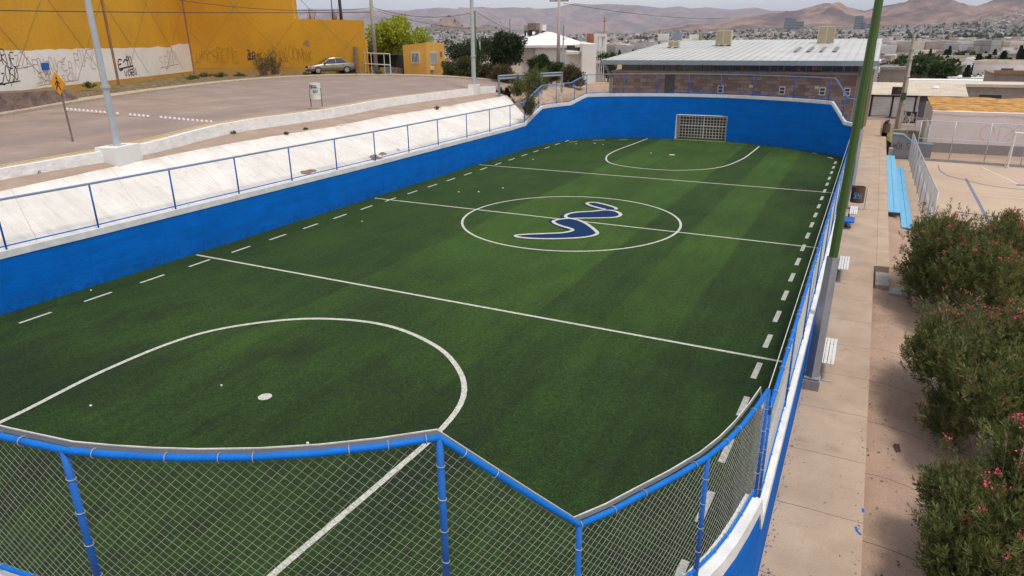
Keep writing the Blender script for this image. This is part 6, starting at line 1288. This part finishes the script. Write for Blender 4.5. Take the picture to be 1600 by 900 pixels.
# far trees among the houses
def blob_mesh(name, X, Y, Zb, Rr, Hh, C_, label=None):
    base = np.array([(math.cos(t*1.2566+.6*k), math.sin(t*1.2566+.6*k), z) for k, (z) in enumerate((.12, .45, .8)) for t in range(5)]+[(0, 0, 1.0)]); sc = np.array([.6]*5+[1.]*5+[.62]*5+[0]); base[:, 0] *= sc; base[:, 1] *= sc
    f = [(k*5+t, k*5+(t+1) % 5, (k+1)*5+(t+1) % 5) for k in range(2) for t in range(5)]+[(k*5+t, (k+1)*5+(t+1) % 5, (k+1)*5+t) for k in range(2) for t in range(5)]+[(10+t, 10+(t+1) % 5, 15) for t in range(5)]
    n = len(X); V_ = base[None]*np.stack([Rr, Rr, Hh], 1)[:, None]*(1+.22*rngc.normal(size=(n, 16, 1))); V_ += np.stack([X, Y, Zb], 1)[:, None]; Fq = (np.arange(n)[:, None, None]*16+np.array(f)).reshape(-1, 3)
    return link(name, V_.reshape(-1, 3), Fq, 'leaf', cols=np.repeat(C_, 16, axis=0))
NT = 9000; px_ = rngc.uniform(560, 1700, NT); az_ = np.array([px2az(p) for p in px_]); r2 = np.exp(rngc.uniform(np.log(430), np.log(4300), NT)); X = r2*np.sin(az_); Y = r2*np.cos(az_)
kk = np.array([noise.noise(Vector((x/230, y/230, 8.))) for x, y in zip(X, Y)]) > -.05; X, Y, r2 = X[kk], Y[kk], r2[kk]; n = len(X); Zt = np.array([th(x, y) for x, y in zip(X, Y)])
Rr = rngc.uniform(1.4, 3.6, n)*np.clip(r2/900, 1, 1.7); Hh = Rr*rngc.uniform(1.2, 2.4, n)+1; hu = rngc.random((n, 1)); C_ = np.array((.02, .038, .016))*(1-hu)+np.array((.07, .085, .035))*hu
tag(blob_mesh('far_trees', X, Y, Zt, Rr, Hh, C_), 'dark green trees scattered through the distant city', 'trees', kind='stuff')
# nearer houses of the valley, each one a thing
def house_variant(k):
    """mesh parts of one small flat roofed house, shared by its copies"""
    r = random.Random(500+k); w, d, h = r.uniform(7, 12), r.uniform(7, 10), r.choice((3.1, 3.4, 5.8, 3.3)); wc = ['house_white', 'block_wall', 'house_pink', 'house_white', 'tin_cream', 'grey_wall', 'terracotta', 'block_wall'][k % 8]; parts = []
    m = MB(); m.box(-w/2, w/2, -d/2, d/2, -3, h); 
    if k % 3 == 0: m.box(-w/2+1, 0, -d/2+2, d/2-1, h, h+2.6)
    parts.append(('wall', m, wc)); m = MB(); m.box(-w/2-.12, w/2+.12, -d/2-.12, -d/2+.1, h, h+.45); m.box(-w/2-.12, w/2+.12, d/2-.1, d/2+.12, h, h+.45); m.box(-w/2-.12, -w/2+.1, -d/2+.1, d/2-.1, h, h+.45); m.box(w/2-.1, w/2+.12, -d/2+.1, d/2-.1, h, h+.45); m.box(-w/2+.1, w/2-.1, -d/2+.1, d/2-.1, h, h+.08); parts.append(('roof', m, ['house_white', 'roof_white', 'tin_cream'][k % 3]))
    xw = -w/2+.8
    for q in range(3): m = MB(); z0 = 1.2; m.box(xw, xw+1.3, -d/2-.06, -d/2-.01, z0, z0+1.2); parts.append(('window', m, 'glass_dark')); xw += w/3.1
    if h > 5: m = MB(); m.box(-1, .6, -d/2-.06, -d/2-.01, 4.0, 5.1); parts.append(('window', m, 'glass_dark'))
    m = MB(); m.box(-w/2+.2+w/3.1*.0, -w/2+.75, -d/2-.06, -d/2-.01, .1, 2.2); parts.append(('door', m, 'rust' if k % 2 else 'gate_grey'))
    m = MB(); m.tube([(w/4, d/5, h+.08), (w/4, d/5, h+1.2)], .55, 8); parts.append(('water_tank', m, ['steel_dark', 'house_white', 'fascia'][k % 3])); return parts, max(w, d)
NV = 10; VAR = []
desc = ['white', 'bare block', 'pinkish', 'clean white', 'cream', 'grey', 'terracotta', 'brown block', 'white box-like', 'raw grey block']
for k in range(NV):
    parts, sz_ = house_variant(k); root = empty('valley_house', (0, 0, -500)); obs = []
    for nm, mb_, mt in parts: obs.append(mb_.build(nm, mt, root))
    VAR.append((root, obs, sz_)); 
spots = []; cell = 12.5; ca, sa_ = math.cos(.22), math.sin(.22)
for i in range(-60, 60):
    for j in range(4, 60):
        if j % 3 == 2 or i % 7 == 3: continue
        u, v = i*cell+rc.uniform(-1, 1), j*cell+rc.uniform(-1, 1); x = u*ca+v*sa_; y = -u*sa_+v*ca; r = math.hypot(x, y)
        if y < 106 or r > 430: continue
        p_ = pxof(x, y)
        if 555 < p_ < 1640 and not (p_ < 1365 and r < 175 and p_ > 930): spots.append((r, x, y, p_))
spots.sort(); spots = [s for s in spots if not (s[0] < 128 and s[3] > 1400)]
vis = [s for s in spots if s[3] > 1350 or (s[0] > 330 and (640 < s[3] < 760 or 915 < s[3] < 1010))]; used_first = set()
for i, (r, x, y, p_) in enumerate(vis[:280]):
    if rc.random() < .08: continue
    k = rc.randrange(NV); root, obs, _ = VAR[k]
    if k not in used_first: used_first.add(k); o = root
    else:
        o = root.copy(); COL.objects.link(o)
        if r < 330:
            for q in obs: c_ = q.copy(); c_.parent = o; COL.objects.link(c_)
        else:
            for q in obs[:3]: c_ = q.copy(); c_.parent = o; COL.objects.link(c_)
    s = rc.uniform(.8, 1.1); o.location = (x, y, th(x, y)); o.rotation_euler = (0, 0, -.22+rc.choice((0, math.pi/2, 0, math.pi, -.1))); o.scale = (s, s, rc.uniform(.85, 1.1))
    where = 'beyond the street and shop' if p_ > 1350 else 'beyond the church and gym' if p_ > 800 else 'beyond the orange office'
    tag(o, '%s flat roofed small house in the valley %s' % (desc[k], where), 'house', '%s valley houses %s' % (desc[k], where))
for k in range(NV):
    if k not in used_first:
        for q in VAR[k][1]: bpy.data.objects.remove(q)
        bpy.data.objects.remove(VAR[k][0])
# valley trees: cypresses and round crowns one can tell apart
def vtree(kind, seed):
    rnd = random.Random(seed); root = empty('valley_tree', (0, 0, -500)); n = 1700
    if kind == 0: P = np.empty((n, 3)); t = RNG.random(n); a = RNG.random(n)*6.28; rr = .85*np.sin(np.pi*np.clip(t*.9+.08, 0, 1))**.7*RNG.random(n)**.35; P[:, 0] = rr*np.cos(a); P[:, 1] = rr*np.sin(a); P[:, 2] = .4+t*7.5; d = np.stack([np.cos(a)*.4, np.sin(a)*.4, np.ones(n)], 1); dk, lt = (.012, .024, .012), (.028, .045, .02)
    else: P, d, _ = crown_pts(n, make_blobs(2.6, 1.9, 9, 3.2, rnd), .5); dk, lt = ((.022, .042, .014), (.07, .10, .03)) if kind == 1 else ((.045, .055, .022), (.10, .10, .045))
    d = d+RNG.normal(size=d.shape)*.5; d /= np.linalg.norm(d, axis=1)[:, None]; h = RNG.random((n, 1)); cc = np.array(dk)*(1-h)+np.array(lt)*h
    c_ = leaf_mesh('crown', P, d, .48*(.6+.8*RNG.random(n)), .28*(.6+.8*RNG.random(n)), cc, parent=root); m = MB(); m.tube([(0, 0, -.5), (0, 0, 3)], [.2, .1], 5); t_ = m.build('trunk', 'wood_grey', root); return root, c_, t_
TV = [vtree(0, 1), vtree(1, 2), vtree(2, 3), vtree(1, 4)]; first = set()
TD = ['dark slim cypress', 'round dark green tree', 'olive dusty tree', 'spreading green tree']
def place_tree(k, x, y, s, where):
    root, c_, t_ = TV[k]
    if k in first:
        root2 = root.copy(); COL.objects.link(root2)
        for q in (c_, t_): z = q.copy(); z.parent = root2; COL.objects.link(z)
        root = root2
    first.add(k); root.location = (x, y, th(x, y)); root.scale = (s, s, s*rc.uniform(.9, 1.15)); root.rotation_euler = (0, 0, rc.uniform(0, 6.2)); tag(root, '%s among the valley houses %s' % (TD[k], where), 'tree', '%s trees %s' % (TD[k], where))
for px, D_, k, s in ((1388, 150, 1, .8), (1405, 190, 0, 1), (1440, 150, 1, 1.2), (1455, 155, 3, 1.2), (1462, 180, 0, 1.1), (1470, 185, 0, 1.0), (1478, 140, 3, 1.1), (1487, 150, 3, .9), (1497, 165, 0, 1.1), (1503, 165, 0, 1.25), (1536, 165, 0, 1.5), (1534, 175, 0, 1.1), (1540, 140, 1, .8), (1571, 230, 1, 1.1), (1584, 210, 2, 1.), (1415, 250, 1, 1.1), (1425, 260, 1, 1.2), (1552, 250, 2, 1.1), (1392, 220, 2, 1), (1466, 130, 3, .7), (1510, 300, 1, 1.3), (1520, 310, 2, 1.2), (1490, 320, 1, 1.2)):
    a = px2az(px); place_tree(k, D_*math.sin(a), D_*math.cos(a), s*(.62 if k == 0 else 1.15), 'beyond the street')
for i in range(190):
    px = rc.choice((rc.uniform(1360, 1610), rc.uniform(1360, 1610), rc.uniform(915, 1000))); D_ = rc.uniform(125, 430) if px > 1300 else rc.uniform(330, 460); a = px2az(px); place_tree(rc.choice((0, 1, 1, 2, 3)), D_*math.sin(a), D_*math.cos(a), rc.uniform(.5, 1.1), 'beyond the street' if px > 1300 else 'left of the gym roof')
# office towers far off
for px, D_, w, h, lab, mat in ((1228, 3900, 36, 29.5, 'stepped dark glass office tower, left of the far pair', 'fascia'), (1236, 3900, 30, 33.5, 'lower dark block attached to the stepped far tower', 'fascia'), (1247, 3950, 40, 36.5, 'squat dark far office block right of the stepped tower', 'fascia'), (1338, 3700, 38, 30, 'slim dark tower standing alone behind the gym roof', 'fascia'), (1345, 3700, 22, 38, 'low wing beside the lone slim tower', 'gate_grey'), (1356, 3800, 36, 40, 'low blue grey far office block right of the slim tower', 'fascia')):
    a = px2az(px); x, y = D_*math.sin(a), D_*math.cos(a); h = max(12, atd(px, h, D_*1.0).z-th(x, y)); e = empty('office_tower', (x, y, th(x, y)), -a); tag(e, lab, 'tower'); m = MB(); m.box(-w/2, w/2, -15, 15, -25, h); m.build('tower_block', mat, e)
    m = MB(); k = 8
    while k < h-4: m.box(-w/2+2, w/2-2, -15.4, -15.1, k, k+3); k += 7
    m.build('window_band', 'glass_dark', e)
# ================================================================ HAZE
if HAZE:
    m = bpy.data.materials.new('haze'); m.use_nodes = True; t = m.node_tree; t.nodes.clear(); o_ = N(t, 'ShaderNodeOutputMaterial'); v = N(t, 'ShaderNodeVolumePrincipled'); v.inputs['Density'].default_value = HAZE; v.inputs['Color'].default_value = (.78, .80, .96, 1); v.inputs['Anisotropy'].default_value = .25
    t.links.new(v.outputs[0], o_.inputs['Volume']); MATS['haze'] = m
    mz = max(v_[2] for v_ in V); lo_ = min(v_[2] for v_ in V); mb = MB(); mb.box(-42000, 42000, -42000, 42000, lo_-2, mz+60); tag(mb.build('haze', 'haze'), 'pale bluish haze filling the valley', 'haze', kind='stuff')
